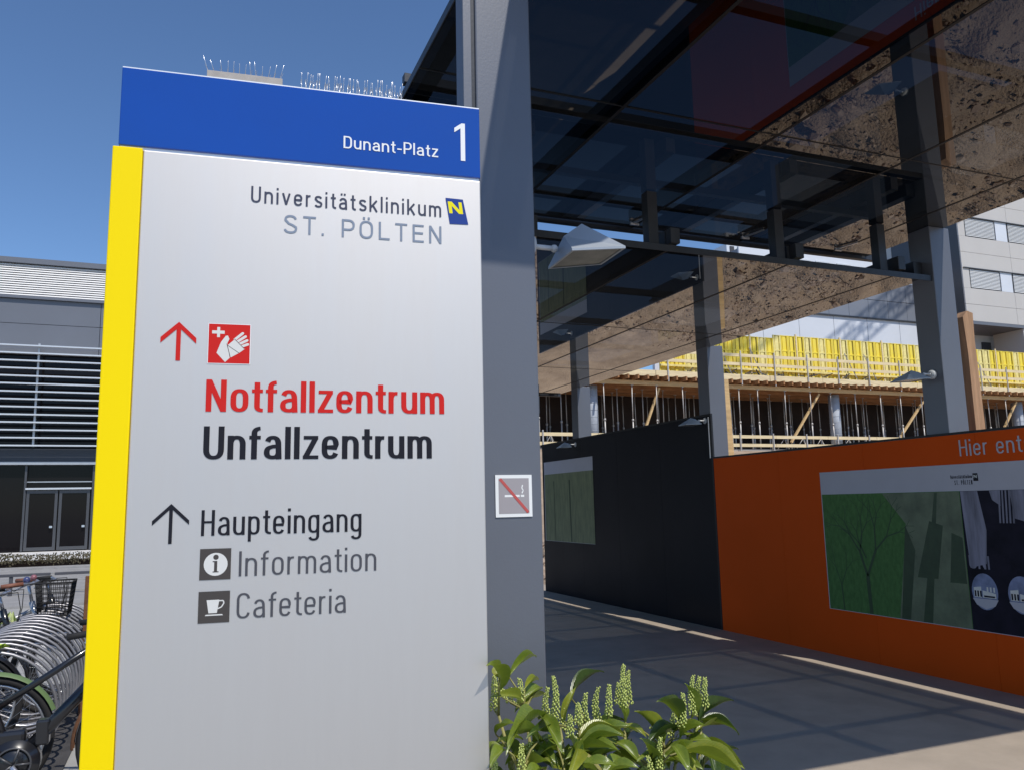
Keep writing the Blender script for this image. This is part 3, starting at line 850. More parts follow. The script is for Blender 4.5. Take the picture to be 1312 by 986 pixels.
g = MB(); stroke(g, (.9495,1.682), (1.0475,1.5725), .0095, .0008, NP); g.build("red_bar", M.setdefault('faded_red', mat("faded_red", (0.52, 0.09, 0.08), .5)), t)
t = thing("edge_plate", (1.102, 2.60, 1.62), "thin white plate on the side of the near pillar, seen edge-on", "sign")
MB().box(1.1005, 1.1115, 2.52, 2.63, 1.556, 1.694).build("plate", M['p_white'], t)

# ================================================================== HOARDINGS
HX = 6.25
def hoarding(name, y0, y1, top, m, label, seams):
    t = thing(name, (HX, y0, 0), label, "hoarding")
    ys = [y0] + seams + [y1]
    for a, b in zip(ys[:-1], ys[1:]):
        MB().box(HX, HX+.018, a+.0012, b-.0012, 0.0, top).build("board_panel", m, t)
    MB().box(HX-.004, HX+.024, y0, y1, top+.002, top+.022).build("top_cap", M['gasket'], t)
    for y in seams:
        MB().box(HX+.020, HX+.060, y-.02, y+.02, 0.0, top).build("stud", M['timber'], t)
    return t
hoarding("black_hoarding", 8.62, 13.98, 2.68, M['blackboard'], "tall black hoarding with a small green poster, left of the orange one", [9.87, 11.12, 12.37])
hoarding("orange_hoarding", 1.6, 8.615, 2.12, M['orange'], "orange hoarding with the large poster, right side of the walkway", [2.40, 3.65, 4.90, 6.15, 7.40])
MB().box(HX-.003, HX+.022, 8.617, 8.650, 0.0, 2.68).build("end_batten", M['gasket'], bpy.data.objects["black_hoarding"])

def HP(u, z, l): return (HX - .0035 - l, u, z)      # u is world y, seen from the walkway growing to the left
# poster on orange hoarding
t = thing("large_poster", (HX-.004, 4.9, 1.2), "large printed poster with green tree picture and dark right half on the orange hoarding", "poster")
Y0, Y1, YS = 2.2, 6.76, 5.10
def rect(mb, y0, y1, z0, z1, l): return flat(mb, [(y1,z0),(y0,z0),(y0,z1),(y1,z1)], l, HP)
rect(MB(), Y0, Y1, .46, 1.862, 0).build("sheet", M['poster_grey'], t)
rect(MB(), YS, Y1-.01, .465, 1.63, .0004).build("green_picture", M['poster_green'], t)
g = MB()   # pale slanted building in the green picture
flat(g, [(5.86,.466),(5.70,1.34),(5.95,1.625),(YS+.005,1.625),(YS+.005,.466)], .0007, HP)
g.build("printed_building", M['poster_green2'], t)
g = MB()
flat(g, [(5.62,.86),(5.40,.86),(5.30,1.33),(5.44,1.37)], .0010, HP)
flat(g, [(5.28,.84),(5.115,.84),(5.115,1.23),(5.22,1.27)], .0010, HP)
flat(g, [(5.84,.466),(5.74,.466),(5.62,1.10),(5.71,1.33)], .0010, HP)
flat(g, [(5.50,.466),(5.60,.466),(5.36,1.62),(5.33,1.62)], .0009, HP)
g.build("printed_windows", M['poster_dkgreen'], t)
g = MB()
def branch(p, ang, L, w, k):
    q = (p[0] + math.sin(ang)*L, p[1] + math.cos(ang)*L)
    if q[1] > 1.61 or q[0] > 6.74: return
    stroke(g, p, q, w, .0012 + k*.00008, HP)
    if k < 5:
        for s_ in (-1, 1):
            branch(q, ang + s_*random.uniform(.2, .6), L*random.uniform(.6, .85), w*.62, k+1)
branch((6.20, .47), .03, .36, .045, 0)
branch((6.21, 1.0), .5, .16, .018, 2); branch((6.55, .47), .05, .25, .014, 2)
g.build("printed_tree", M.setdefault('poster_tree', mat("poster_tree", (0.026, 0.062, 0.020), .5)), t)
g = MB(); rect(g, Y0+.01, YS, .465, 1.63, .0005); g.build("dark_picture", M['poster_dark'], t)
g = MB()
flat(g, [(YS-.005,1.628),(4.93,1.628),(4.88,1.30),(4.91,1.02),(YS-.035,.98)], .0009, HP)
flat(g, [(4.82,1.628),(4.72,1.628),(4.73,1.50),(4.80,1.55)], .0009, HP)
flat(g, [(4.64,1.628),(4.20,1.628),(4.20,1.28),(4.62,1.40)], .0009, HP)
for k in range(5): flat(g, [(4.74-.03*k,1.628),(4.725-.03*k,1.628),(4.74-.03*k,1.36),(4.755-.03*k,1.36)], .0010, HP)
g.build("curtain_picture", M['poster_lilac'], t)
g = MB()
def HT(u, z, l): return HP(-u, z, l)
text_into(g, "UNI", HT, -YS+.025, -YS+.215, .975, .11, .0014, .15)
g.build("lettering", M['poster_lilac'], t)
for cy in (4.955, 4.625, 4.295):
    g = MB(); circ(g, (cy, .790), .120, .0012, HP, 32, .150); c_ = g.build("round_picture", M['poster_sky'], t)
    g = MB()
    flat(g, [(cy+.118,0.730),(cy-.118,0.730),(cy-.085,0.678),(cy,0.646),(cy+.085,0.678)], .0016, HP); g.build("forecourt", M['poster_grey'], c_)
    g = MB()
    flat(g, [(cy+.10,0.740),(cy+.03,0.740),(cy+.03,0.830),(cy+.10,0.820)], .0018, HP)
    flat(g, [(cy+.02,0.740),(cy-.10,0.740),(cy-.10,0.780),(cy+.02,0.800)], .0018, HP)
    for k in range(3): flat(g, [(cy-.02-.03*k,0.790),(cy-.035-.03*k,0.790),(cy-.035-.03*k,0.830),(cy-.02-.03*k,0.830)], .0018, HP)
    g.build("printed_houses", M['p_cream'], c_)
    g = MB()
    for k in range(3): flat(g, [(cy+.095-.025*k,0.745),(cy+.08-.025*k,0.745),(cy+.08-.025*k,0.795),(cy+.095-.025*k,0.795)], .0021, HP)
    flat(g, [(cy+.01,0.745),(cy-.09,0.745),(cy-.09,0.758),(cy+.01,0.760)], .0021, HP)
    g.build("printed_openings", M['poster_dark'], c_)
text_into(MB(), "Universitätsklinikum", HT, -5.175, -4.965, 1.738, .030, .0010, .13).build("lettering", M['p_black'], t)
text_into(MB(), "ST. PÖLTEN", HT, -5.140, -4.965, 1.684, .038, .0010, .13, gap=.2).build("lettering", M['p_black'], t)
g = MB(); flat(g, [(4.957,1.778),(4.910,1.778),(4.906,1.712),(4.953,1.712)], .0010, HP); lg = g.build("logo", M['p_black'], t)
g = MB(); text_into(g, "N", HT, -4.948, -4.918, 1.738, .026, .0014, .25); g.build("letter_n", M['p_cream'], lg)
t = thing("hoarding_lettering", (HX-.004, 4.4, 1.95), "pale lettering Hier entsteht along the top of the orange hoarding", "lettering")
text_into(MB(), "Hier entsteht", HT, -5.060, -4.10, 1.930, .140, .0004, .115, .085, .15).build("lettering", M['poster_grey'], t)

t = thing("small_poster", (HX-.004, 12.6, 1.6), "small olive green poster with a grey top strip on the black hoarding", "poster")
rect(MB(), 11.93, 13.9, .92, 2.36, 0).build("sheet", M['poster_grey'], t)
rect(MB(), 11.93, 13.88, .925, 2.13, .0004).build("picture", M['poster_olive'], t)
g = MB()
for yy, w in ((12.80,.05),(13.45,.03)):
    stroke(g, (yy,.93), (yy+.03, 2.0), w, .0008, HP)
g.build("printed_tree", M['poster_dkgreen'], t)

# thin whitish strip on the black hoarding's end, beside the middle pillar
MB().cbox(6.234, 6.246, 8.655, 8.669, 2.13, 2.66, .002).build("edge_strip", M['lamp_white'], bpy.data.objects["black_hoarding"])

# posts behind the hoarding
t = thing("timber_post", (6.8, 5.3, 0), "weathered brown wooden post standing right of the second pillar", "post")
MB().prism([(-.02,0),(.115,0),(.10,2.3),(.085,3.05),(.095,3.30),(.03,3.32),(-.03,3.26),(-.01,2.9)], (6.80,5.30,0), (.97,-.1,0), (0,0,1), .11).build("post", M['oldwood'], t)
t = thing("timber_post", (6.8, 9.1, 0), "raw pale timber post right of the pillar at the hoarding joint", "post")
MB().bar((6.87,9.05,0), (6.80,9.05,3.22), .10, .10).build("post", M['timber'], t)

# ================================================================== BUILDING SITE (FORMWORK)
site = thing("building_shell", (17, 38, 0), "concrete building shell under construction with yellow wall formwork and rows of props", "building")
XL, XR = 16.2, 62.0
MB().box(XL, XR, 38.0, 43.9, 4.05, 4.45).build("lower_slab", M['slab'], site)
MB().box(XL, XR, 38.3, 43.8, 0.0, 4.04).build("base_wall", M['slab'], site)
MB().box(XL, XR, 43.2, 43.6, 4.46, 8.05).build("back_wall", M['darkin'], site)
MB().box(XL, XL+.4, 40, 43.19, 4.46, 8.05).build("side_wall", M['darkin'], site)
MB().box(XL, XR, 38.0, 43.9, 8.45, 8.60).build("deck", M['brownwood'], site)
# deck edge boards
x = XL; k = 0
while x < XR:
    L = random.uniform(3.6, 4.4); x1 = min(XR, x+L)
    MB().box(x, x1-.03, 37.93+.01*(k % 2), 37.985, 8.44, 8.78).build("edge_board", M['board'], site)
    x = x1; k += 1
# joists (depth-wise) and main beams
x = XL+.3; protoj = None
while x < XR:
    if protoj is None:
        protoj = centred("joist", MB().box(x-.05, x+.05, 37.6, 43.1, 8.22, 8.445), M['brownwood'], site, (x, 38, 8.3)); px0 = x; base = protoj.location.copy()
    else:
        again(protoj, site, base + Vector((x-px0, 0, 0)))
    x += .62
for yy in (38.35, 39.9, 41.4, 42.7):
    MB().box(XL, XR, yy-.07, yy+.07, 7.98, 8.215).build("main_beam", M['timber'] if yy < 39 else M['brownwood'], site)
# props
def prop_mb(x, y, z0, z1):
    g = MB()
    zm = z0 + (z1-z0)*.44
    g.tube([(x,y,z0+.01),(x,y,zm)], .042, 6); g.tube([(x,y,zm),(x,y,z1-.02)], .030, 6)
    g.tube([(x,y,zm-.05),(x,y,zm+.07)], .065, 6)
    g.box(x-.07, x+.07, y-.07, y+.07, z0, z0+.012); g.box(x-.08, x+.08, y-.06, y+.06, z1-.02, z1)
    return g
pp = centred("prop", prop_mb(20, 38.4, 4.46, 7.975), M['prop'], site, (20, 38.4, 4.46)); b0 = pp.location.copy()
for yy, step, ph in ((38.35, 1.85, 0), (39.9, 1.5, .5), (41.4, 1.4, .2), (42.7, 1.6, .9)):
    x = XL + .9 + ph
    while x < 58:
        if not (abs(x-20) < .1 and yy < 38.5):
            again(pp, site, b0 + Vector((x-20+random.uniform(-.2,.2), yy-38.4, 0)), (random.uniform(-.012,.012), random.uniform(-.012,.012), 0))
        x += step*random.uniform(.85, 1.15)
# tripod feet round some props
for x in (17.8, 23.0, 33.2, 34.6, 36.0, 38.2):
    g = MB()
    for a in range(3):
        an = a*2.1+.4
        g.tube([(x,38.6,5.15),(x+.45*math.cos(an),38.6+.45*math.sin(an),4.47)], .022, 5)
    g.build("prop_tripod", M['prop'], site)
# round columns
for x in (20.6, 37.8, 54.5):
    MB().tube([(x,39.2,4.46),(x,39.2,7.97)], .34, 20).build("round_column", M['column'], site)
    g = MB()
    for k in range(9): g.ring((x,39.2,4.7+k*.38), (0,0,1), .345, .012, 20, 4)
    g.build("column_band", M['lamp'], site)["kind"] = "stuff"
# raking timbers
for (a, b) in (((36.0,38.5,7.9),(33.6,38.5,4.9)), ((45.0,38.5,8.0),(41.8,38.5,4.7)), ((24.6,38.6,7.9),(23.2,38.6,4.7)), ((53.5,38.5,7.9),(51.2,38.5,5.0))):
    MB().bar(a, b, .12, .12).build("raking_timber", M['timber'], site)
# upper guard rail and lower guard rail
def guard(z_list, y, x0, x1, zb, zt):
    x = x0; k = 0
    while x < x1:
        xe = min(x1, x + random.uniform(3.7, 4.2))
        for z in z_list:
            MB().box(x+.01, xe-.01, y-.02, y+.015, z-.09, z+.09).build("guard_board", M['board'], site)
        x = xe
    x = x0+.8
    while x < x1:
        MB().cbox(x-.035, x+.035, y-.09, y-.024, zb, zt, .008).build("guard_post", M['prop'], site)
        x += random.uniform(2.35, 2.65)
guard((9.90, 9.38), 37.95, 24.0, XR, 8.15, 10.15)
guard((5.15, 4.66), 37.90, XL, XR, 4.15, 5.35)
# yellow wall formwork: one panel after the other
def form_panel(x0, w, z0, z1, mi):
    g = MB(); y = 38.9
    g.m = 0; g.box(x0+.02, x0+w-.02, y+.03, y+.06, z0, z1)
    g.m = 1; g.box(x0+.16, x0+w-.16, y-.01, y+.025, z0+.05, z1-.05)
    g.m = 1
    g.box(x0, x0+.075, y-.05, y+.03, z0, z1); g.box(x0+w-.075, x0+w, y-.05, y+.03, z0, z1)
    for k in range(4):
        z = z0 + (z1-z0)*k/3
        g.box(x0+.075, x0+w-.075, y-.03, y+.03, max(z0, z-.035), min(z1, z+.035))
    return g
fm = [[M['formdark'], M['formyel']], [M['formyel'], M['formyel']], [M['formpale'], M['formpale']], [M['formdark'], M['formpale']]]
protos = []
x = 24.9; k = 0
W = .57
while x < XR:
    kk = random.choice((0, 0, 0, 1, 1, 2, 3)) if x > 33 else random.choice((0, 1, 2))
    dz = random.choice((0, 0, 0, .04, -.03))
    if len(protos) <= kk or protos[kk] is None:
        while len(protos) <= kk: protos.append(None)
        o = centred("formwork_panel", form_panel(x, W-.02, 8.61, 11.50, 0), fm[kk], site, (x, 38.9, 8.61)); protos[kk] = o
    else:
        o = protos[kk]; o = again(o, site, (x-17, .9, 8.61))
    o.scale.z = .93 if x < 33 else 1.0
    x += W
    k += 1
    if k % 6 == 5:
        MB().box(x-.02, x+.07, 38.80, 38.89, 8.61, 11.62).build("stop_end_board", M['board'], site); x += .10
# formwork walers and push-pull props
MB().box(24.9, XR, 38.74, 38.83, 9.2, 9.32).build("waler", M['formpale'], site)
for x in (29.0, 31.2, 38.6, 40.2, 46.0, 50.5, 56.0):
    MB().bar((x,38.8,10.6), (x+.4,38.2,8.7), .05, .05).build("push_pull_prop", M['prop'], site)
# bits of material lying on the deck
t = thing("material_heap", (39, 38.4, 8.6), "heap of dark scaffold parts lying on the deck before the yellow formwork", "heap")
g = MB()
for k in range(60):
    x = random.uniform(26, 44); z = 8.62+random.random()*.35
    g.bar((x,38.3+random.random()*.3,z), (x+random.uniform(-.7,.7),38.3+random.random()*.3,z+random.uniform(-.2,.35)), .05, .05)
tag(g.build("steel_part", M['p_mid'], t), kind="stuff")

# ================================================================== HOSPITAL BLOCKS BEHIND
blk = thing("hospital_block", (53, 41, 0), "cream clad hospital block with blinds in strip windows, behind the building site on the right", "building")
FX = 52.8
MB().box(FX, 92, 47.2, 60, 0, 34).build("core", M['white_fac'], blk)
# cladding panels between windows, each storey
rows = []
for fl in range(-1, 4):
    zs = 16.70 + 4.0*fl; zh = zs + 1.48
    rows.append((zs, zh))
MB().box(FX+.02, 92, 41.12, 47.19, 14.2, 33.9).build("inner_wall", M['frame'], blk)
cols = [(53.55 + 4.62*i) for i in range(9)]
for zs, zh in rows:
    if zs < 14.3: continue
    # parapet band below the windows, in panels two deep
    zb0 = zh - 4.0 + .012 if zs > 16.8 else 14.2
    zmid = (zb0 + zs)/2
    for (za, zc) in ((zb0, zmid-.012), (zmid+.012, zs-.03)):
        for i in range(8):
            xa = FX + (0 if i == 0 else (cols[i]-FX)) ; xb = cols[i+1] if i < 8 else 92
            MB().box(xa+.012, xb-.012, 41.0, 41.10, za, zc).build("cladding_panel", M['white_fac'], blk)
    # end pier
    MB().box(FX, cols[0]-.05, 41.0, 41.10, zs-.02, zh).build("cladding_panel", M['white_fac'], blk)
    for i in range(8):
        xa = cols[i]
        w_ = MB().box(xa-.04, xa+3.20, 41.03, 41.09, zs-.02, zh).build("window", M['frame'], blk)
        g = MB()
        for k in range(13):
            z = zs+.04+k*.108
            g.add([(xa+.02,40.975,z),(xa+3.12,40.975,z),(xa+3.12,41.020,z+.095),(xa+.02,41.020,z+.095)], [(0,1,2,3)])
        g.build("blind", M['blind'], w_)
        MB().box(xa+3.26, xa+4.50, 41.0, 41.10, zs-.02, zh).build("mullion_panel", M['white_wall'], blk)
    MB().box(FX+.1, 90, 40.9, 40.998, zh+.002, zh+.06).build("blind_box", M['frame'], blk)
# recessed storey under it
MB().box(FX+.1, 92, 44.0, 44.2, 10, 14.19).build("recessed_wall", M['white_wall'], blk)
MB().box(FX+.1, 92, 41.0, 44.0, 13.95, 14.19).build("soffit", M['clad'], blk)
for x in (54.5, 57.9, 60.0, 64.5):
    MB().box(x, x+.9, 43.85, 43.99, 10.5, 13.4).build("window", M['clad_dark'], blk)
MB().box(58.8, 59.7, 41.1, 43.6, 10, 13.94).build("pier", M['white_fac'], blk)

blk2 = thing("rear_block", (35, 44.3, 0), "blue grey clad block with a white base storey, behind the yellow formwork", "building")
MB().box(35.4, 52.7, 44.6, 56, 0, 19.0).build("core", M['grey_wall'], blk2)
for i in range(9):
    xa = 35.4 + i*1.93
    for (za, zc) in ((14.72, 16.15), (16.19, 17.6)):
        MB().box(xa+.012, xa+1.918, 44.48, 44.59, za, zc).build("cladding_panel", M['grey_wall'], blk2)
MB().box(35.4, 52.76, 44.47, 44.59, 17.63, 19.25).build("parapet", M['white_wall'], blk2)
for x in (40.4, 42.2, 44.2):
    w_ = MB().box(x, x+1.3, 44.40, 44.465, 17.2, 18.7).build("window", M['lamp_white'], blk2)
    MB().box(x+.12, x+1.18, 44.36, 44.399, 17.3, 18.6).build("pane", M['winglass'], w_)
MB().box(28.0, 52.77, 44.3, 44.58, 0.0, 14.60).build("base_wall", M['white_wall'], blk2)
MB().box(28.0, 52.78, 44.15, 44.62, 14.604, 14.70).build("coping", M['clad_dark'], blk2)
for k in range(7):
    MB().box(30.5+3.2*k, 30.52+3.2*k, 44.29, 44.299, 8, 14.59).build("wall_joint", M['clad'], blk2)
cr = thing("tower_crane", (67.4, 35.2, 0), "yellow lattice tower crane whose jib throws the shadow on the white wall", "crane")
def lattice(a, b, w, step, name):
    a = Vector(a); b = Vector(b); d = (b-a); L = d.length; d.normalize()
    up = Vector((0,0,1)) if abs(d.z) < .9 else Vector((1,0,0))
    sx = d.cross(up).normalized()*w/2; sy = sx.cross(d).normalized()*w/2
    g = MB(); cs = [sx+sy, sx-sy, -sx-sy, -sx+sy]
    for c in cs: g.bar(a+c, b+c, .12, .12)
    k = 0; t_ = 0
    while t_ < L - step*.5:
        p = a + d*t_; q = a + d*min(L, t_+step)
        for i in range(4):
            c0, c1 = cs[i], cs[(i+1) % 4]
            g.bar(p+c0, q+c1, .06, .06); g.bar(q+c1, q+c0, .05, .05)
        t_ += step
    return g.build(name, M['formyel'], cr)
lattice((67.4,35.2,0), (67.4,35.2,44), 1.7, 2.2, "mast")
lattice((76.4,39.7,40.5), (33.0,18.0,40.5), .95, 1.7, "jib")
MB().box(73.5, 77, 38, 40.5, 37.5, 39.4).build("counterweight", M['slab'], cr)
t = thing("stair_tower", (35, 50, 0), "small white roof structure with louvres on top of the grey block", "roof structure")
MB().box(40.2, 43.6, 52, 55, 19.0, 22.2).build("wall", M['white_wall'], t)
for k in range(4): MB().box(40.5+.75*k, 40.9+.75*k, 51.93, 51.995, 20.2, 22.0).build("louvre", M['p_mid'], t)

# ================================================================== GLAZED BUILDING ON THE LEFT
S = 29/27.0
BY = 29.0
lb = thing("glazed_building", (-5, BY, 0), "low building with corrugated white band, white louvres and dark glazed doors, left behind the bicycles", "building")
def zz(z): return 1.6 + (z-1.6)*S
x0, x1 = -16.0, 6.0
MB().box(x0, x1, BY+.35, BY+14, 0, zz(8.9)).build("core", M['clad_dark'], lb)
MB().box(x0, x1, BY-.12, BY+.5, zz(9.0), zz(9.16)).build("roof_edge", M['clad'], lb)
MB().box(x0, x1, BY+.06, BY+.349, zz(8.02), zz(8.998)).build("band_back", M['corr'], lb)
nr = 14
zb, zt = zz(8.03), zz(8.99)
for k in range(nr):
    za = zb + (zt-zb)*k/nr; zc = zb + (zt-zb)*(k+1)/nr
    MB().add([(x0,BY-.05,za+.004),(x1,BY-.05,za+.004),(x1,BY-.02,zc-.020),(x0,BY-.02,zc-.020),(x1,BY+.055,zc-.004),(x0,BY+.055,zc-.004),(x1,BY+.055,za+.002),(x0,BY+.055,za+.002)],
             [(0,1,2,3),(3,2,4,5),(1,0,7,6)]).build("corrugation", M['corr'], lb)
MB().box(x0, x1, BY-.10, BY+.34, zz(7.93), zz(8.015)).build("flashing", M['clad'], lb)
# grey cladding panels in two courses
for (za, zc) in ((7.19, 7.92), (6.30, 7.175)):
    xs = -13.0
    while xs < x1:
        MB().box(xs+.008, xs+3.4-.008, BY, BY+.34, zz(za), zz(zc)).build("cladding_panel", M['clad'], lb)
        xs += 3.4
# louvres
MB().box(x0, x1, BY+.30, BY+.348, zz(3.5), zz(6.298)).build("dark_screen", M['darkglass'], lb)
for k in range(14):
    z = zz(6.47 - k*.2235)
    MB().box(x0, x1, BY-.38, BY-.26, z-.022, z+.022).build("slat", M['slat'], lb)
xs = -16+.35
while xs < x1:
    MB().box(xs, xs+.055, BY-.25, BY-.17, zz(3.54), zz(6.56)).build("louvre_post", M['lamp'], lb)
    xs += 1.86
MB().box(x0, x1, BY-.02, BY+.34, zz(3.12), zz(3.50)).build("lintel_band", M['clad_dark'], lb)
MB().box(x0, x1, BY-.06, BY+.34, zz(3.03), zz(3.115)).build("lintel_edge", M['lamp'], lb)
# glazed front
MB().box(x0, x1, BY+.20, BY+.25, zz(.55), zz(3.02)).build("glazing", M['darkglass'], lb)
MB().box(-4.60-.03, -2.80, BY+.02, BY+.12, zz(2.31), zz(2.36)).build("door_head", M['slat'], lb)
for dx in (-4.62, -3.72):
    d = MB()
    d.box(dx+.02, dx+.10, BY+.10, BY+.16, zz(.56), zz(2.29)); d.box(dx+.80, dx+.88, BY+.10, BY+.16, zz(.56), zz(2.29))
    d.box(dx+.101, dx+.799, BY+.10, BY+.16, zz(.56), zz(.66)); d.box(dx+.101, dx+.799, BY+.10, BY+.16, zz(2.20), zz(2.29))
    dr = d.build("door", M['frame'], lb)
    MB().box(dx+.101, dx+.799, BY+.12, BY+.14, zz(.661), zz(2.199)).build("pane", M['darkglass'], dr)
    MB().box(dx+.70, dx+.78, BY+.03, BY+.098, zz(1.20), zz(1.26)).build("handle", M['clamp'], dr)
for xx in (-6.6, -4.68, -2.79, -.9, 1.0):
    MB().box(xx, xx+.06, BY+.08, BY+.198, zz(.55), zz(3.02)).build("mullion", M['frame'], lb)
MB().box(-4.7, -2.75, BY+.17, BY+.199, zz(2.52), zz(2.55)).build("transom", M['lamp'], lb)
MB().box(x0, x1, BY-1.3, BY+.34, zz(.36), zz(.53)).build("terrace_edge", M['corr'], lb)
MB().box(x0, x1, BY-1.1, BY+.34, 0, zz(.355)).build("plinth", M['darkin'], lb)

g = MB()
for i in range(7000):
    x = random.uniform(-14, 0); y = random.uniform(26.0, 27.3)
    h = .30 + .14*noise.noise(Vector((x*.9, y, 2)))
    z = .18 + h*random.random()**.6
    r = random.uniform(.02, .05)
    c = Vector((x, y, z)); a = Vector((random.gauss(0,1), random.gauss(0,1), random.gauss(0,1))).normalized(); b = a.orthogonal().normalized()
    g.add([c+a*r, c+b*r*.5, c-a*r, c-b*r*.5], [(0,1,2,3)])
tag(g.build("low_hedge", M['hedge']), "low dry clipped hedge below the terrace of the glazed building", "hedge", kind="stuff")

# ================================================================== BICYCLE RACK AND BICYCLES
rk = thing("spiral_bike_rack", (-1.05, 6.8, 0), "long galvanised spiral coil bicycle rack, bottom left", "bike rack")
cx, cz, cr = -1.05, .43, .38
pts = []
turns = 18; y0, y1 = 5.66, 8.6; n = 34
for i in range(turns*n+1):
    a = 2*PI*i/n
    pts.append((cx + cr*math.sin(a), y0 + (y1-y0)*i/(turns*n), cz + cr*math.cos(a)))
MB().tube(pts, .0105, 7).build("coil", M['galv'], rk)
for s_ in (-1, 1):
    MB().tube([(cx+s_*.14, y0-.1, cz-cr+.012), (cx+s_*.14, y1+.1, cz-cr+.012)], .014, 6).build("floor_rail", M['galv'], rk)

def wheel(bike, c, R, tyre, guard=None, ga=(.15, 1.05)):
    c = Vector(c); ax = (0, 1, 0)
    w = MB().ring(c, ax, R-.022, .022, 40, 8).build("wheel", tyre, bike)
    MB().ring(c, ax, R-.050, .010, 40, 6).build("rim", M['alu'], w)
    g = MB()
    for k in range(28):
        an = 2*PI*k/28; s_ = .025 if k % 2 else -.025
        g.tube([c + Vector((.02*math.cos(an+.6), s_, .02*math.sin(an+.6))), c + Vector(((R-.055)*math.cos(an), 0, (R-.055)*math.sin(an)))], .0012, 3, cap=False)
    g.build("spoke", M['alu'], w)["kind"] = "stuff"
    MB().disc(c, ax, .028, .07, 12).build("hub", M['alu'], w)
    if guard:
        g = MB(); n = 22; vs = []; fs = []
        for i in range(n+1):
            an = ga[0]*PI + (ga[1]-ga[0])*PI*i/n
            for q, (rr, yy) in enumerate(((R+.005, -.030), (R+.020, -.016), (R+.024, 0), (R+.020, .016), (R+.005, .030))):
                vs.append(c + Vector((rr*math.cos(an), yy, rr*math.sin(an))))
        for i in range(n):
            for q in range(4): fs.append((i*5+q, i*5+q+1, (i+1)*5+q+1, (i+1)*5+q))
        g.add(vs, fs, True); g.build("mudguard", guard, bike)
    return w
def bicycle(loc, label, frame, tyre, guard, basket=False, motor=False, grip=None, step=True, barz=1.02, reach=0.0, hz=0.0):
    """faces +x; loc is the point on the ground below the bottom bracket"""
    X, Y, _ = loc
    b = thing("bicycle", loc, label, "bicycle", "bicycles parked at the spiral rack")
    R = .345
    rear = Vector((X-.46, Y, R)); front = Vector((X+.63+reach, Y, R)); bb = Vector((X, Y, .29))
    wheel(b, rear, R, tyre, guard, (.05, .95)); wheel(b, front, R, tyre, guard, (.12, 1.02))
    head0 = Vector((X+.47+reach, Y, .72+hz)); head1 = Vector((X+.42+reach, Y, .90+hz))
    seat1 = Vector((X-.20, Y, .80))
    g = MB()
    g.tube([bb, head0], .027 if not motor else .034, 10)
    g.tube([bb + Vector((0,0,.0)), seat1], .019, 10)
    g.tube([seat1 + (bb-seat1)*(.45 if step else .08), head1*.65+head0*.35], .019, 10)
    g.tube([head0 - (head1-head0)*.25, head1], .023, 10)
    for s_ in (-.045, .045):
        g.tube([bb + Vector((0, s_*.6, 0)), rear + Vector((0, s_, 0))], .011, 7)
        g.tube([seat1 + (bb-seat1)*.12 + Vector((0, s_*.3, 0)), rear + Vector((0, s_, 0))], .009, 7)
    g.build("frame", frame, b)
    g = MB()
    for s_ in (-.05, .05):
        g.tube([head0 - (head1-head0)*.2 + Vector((0, s_, 0)), front + Vector((-.03, s_, .12)), front + Vector((0, s_, 0))], .011, 7)
    g.build("fork", frame, b)
    st = head1 + Vector((-.03, 0, barz-.90))
    g = MB()
    g.tube([head1, st], .013, 8)
    for s_ in (-1, 1):
        g.tube([st, st + Vector((.05, s_*.12, .02)), st + Vector((.0, s_*.25, .03)), st + Vector((-.12, s_*.30, .02))], .011, 8)
    hb = g.build("handlebar", M['alu'] if not motor else M['bk_black'], b)
    for s_ in (-1, 1):
        MB().tube([st + Vector((-.0, s_*.25, .03)), st + Vector((-.14, s_*.305, .02))], .017, 8).build("grip", grip or M['rubber'], hb)
        MB().tube([st + Vector((.02, s_*.22, .02)), st + Vector((-.06, s_*.27, -.02))], .006, 6).build("brake_lever", M['alu'], hb)
    g = MB()
    for s_ in (-1, 1):
        g.tube([st + Vector((0, s_*.2, .02)), st + Vector((.14, s_*.12, .03)), st + Vector((.15, s_*.03, -.10)), head0 + Vector((.03, s_*.02, -.02))], .0035, 5)
    g.build("cable", M['rubber'], b)
    # crank, chainring, pedals
    ck = MB().ring(bb + Vector((0, -.05, 0)), (0,1,0), .085, .006, 28, 5)
    for k in range(5):
        an = 2*PI*k/5; ck.tube([bb + Vector((0,-.05,0)), bb + Vector((.083*math.cos(an), -.05, .083*math.sin(an)))], .007, 5)
    cr_ = ck.build("chainring", M['alu'] if not motor else M['frame'], b)
    g = MB(); g.tube([bb + Vector((0,-.075,0)), bb + Vector((.10,-.085,-.135))], [.014, .010], 8); g.tube([bb + Vector((0,.075,0)), bb + Vector((-.10,.085,.135))], [.014,.010], 8); g.build("crank", M['alu'], cr_)
    g = MB(); g.cbox(X+.06, X+.15, Y-.185, Y-.095, .29-.15, .29-.125, .004); g.cbox(X-.15, X-.06, Y+.095, Y+.185, .29+.125, .29+.15, .004); g.build("pedal", M['rubber'], cr_)
    if motor:
        g = MB(); g.tube([bb + Vector((0,-.045,0)), bb + Vector((0,.045,0))], .125, 24); g.cbox(X-.11, X+.05, Y-.04, Y+.04, .27, .46, .02)
        g.build("motor_case", M['bk_black'], b)
        g = MB(); g.tube([bb+Vector((-.08,-.052,.085)), rear+Vector((0,-.052,.05)), rear+Vector((0,-.052,-.05)), bb+Vector((-.08,-.052,-.085))], .012, 6); g.build("chain", M['rubber'], b)
        MB().cbox(X-.005+.10, X+.16, Y-.036, Y+.036, .37, .50, .01).build("battery", M['bk_black'], b)
    else:
        g = MB(); g.tube([bb+Vector((0,-.05,.085)), rear+Vector((0,-.05,.04))], .004, 4); g.tube([bb+Vector((0,-.05,-.085)), rear+Vector((0,-.05,-.04))], .004, 4); g.build("chain", M['rubber'], b)
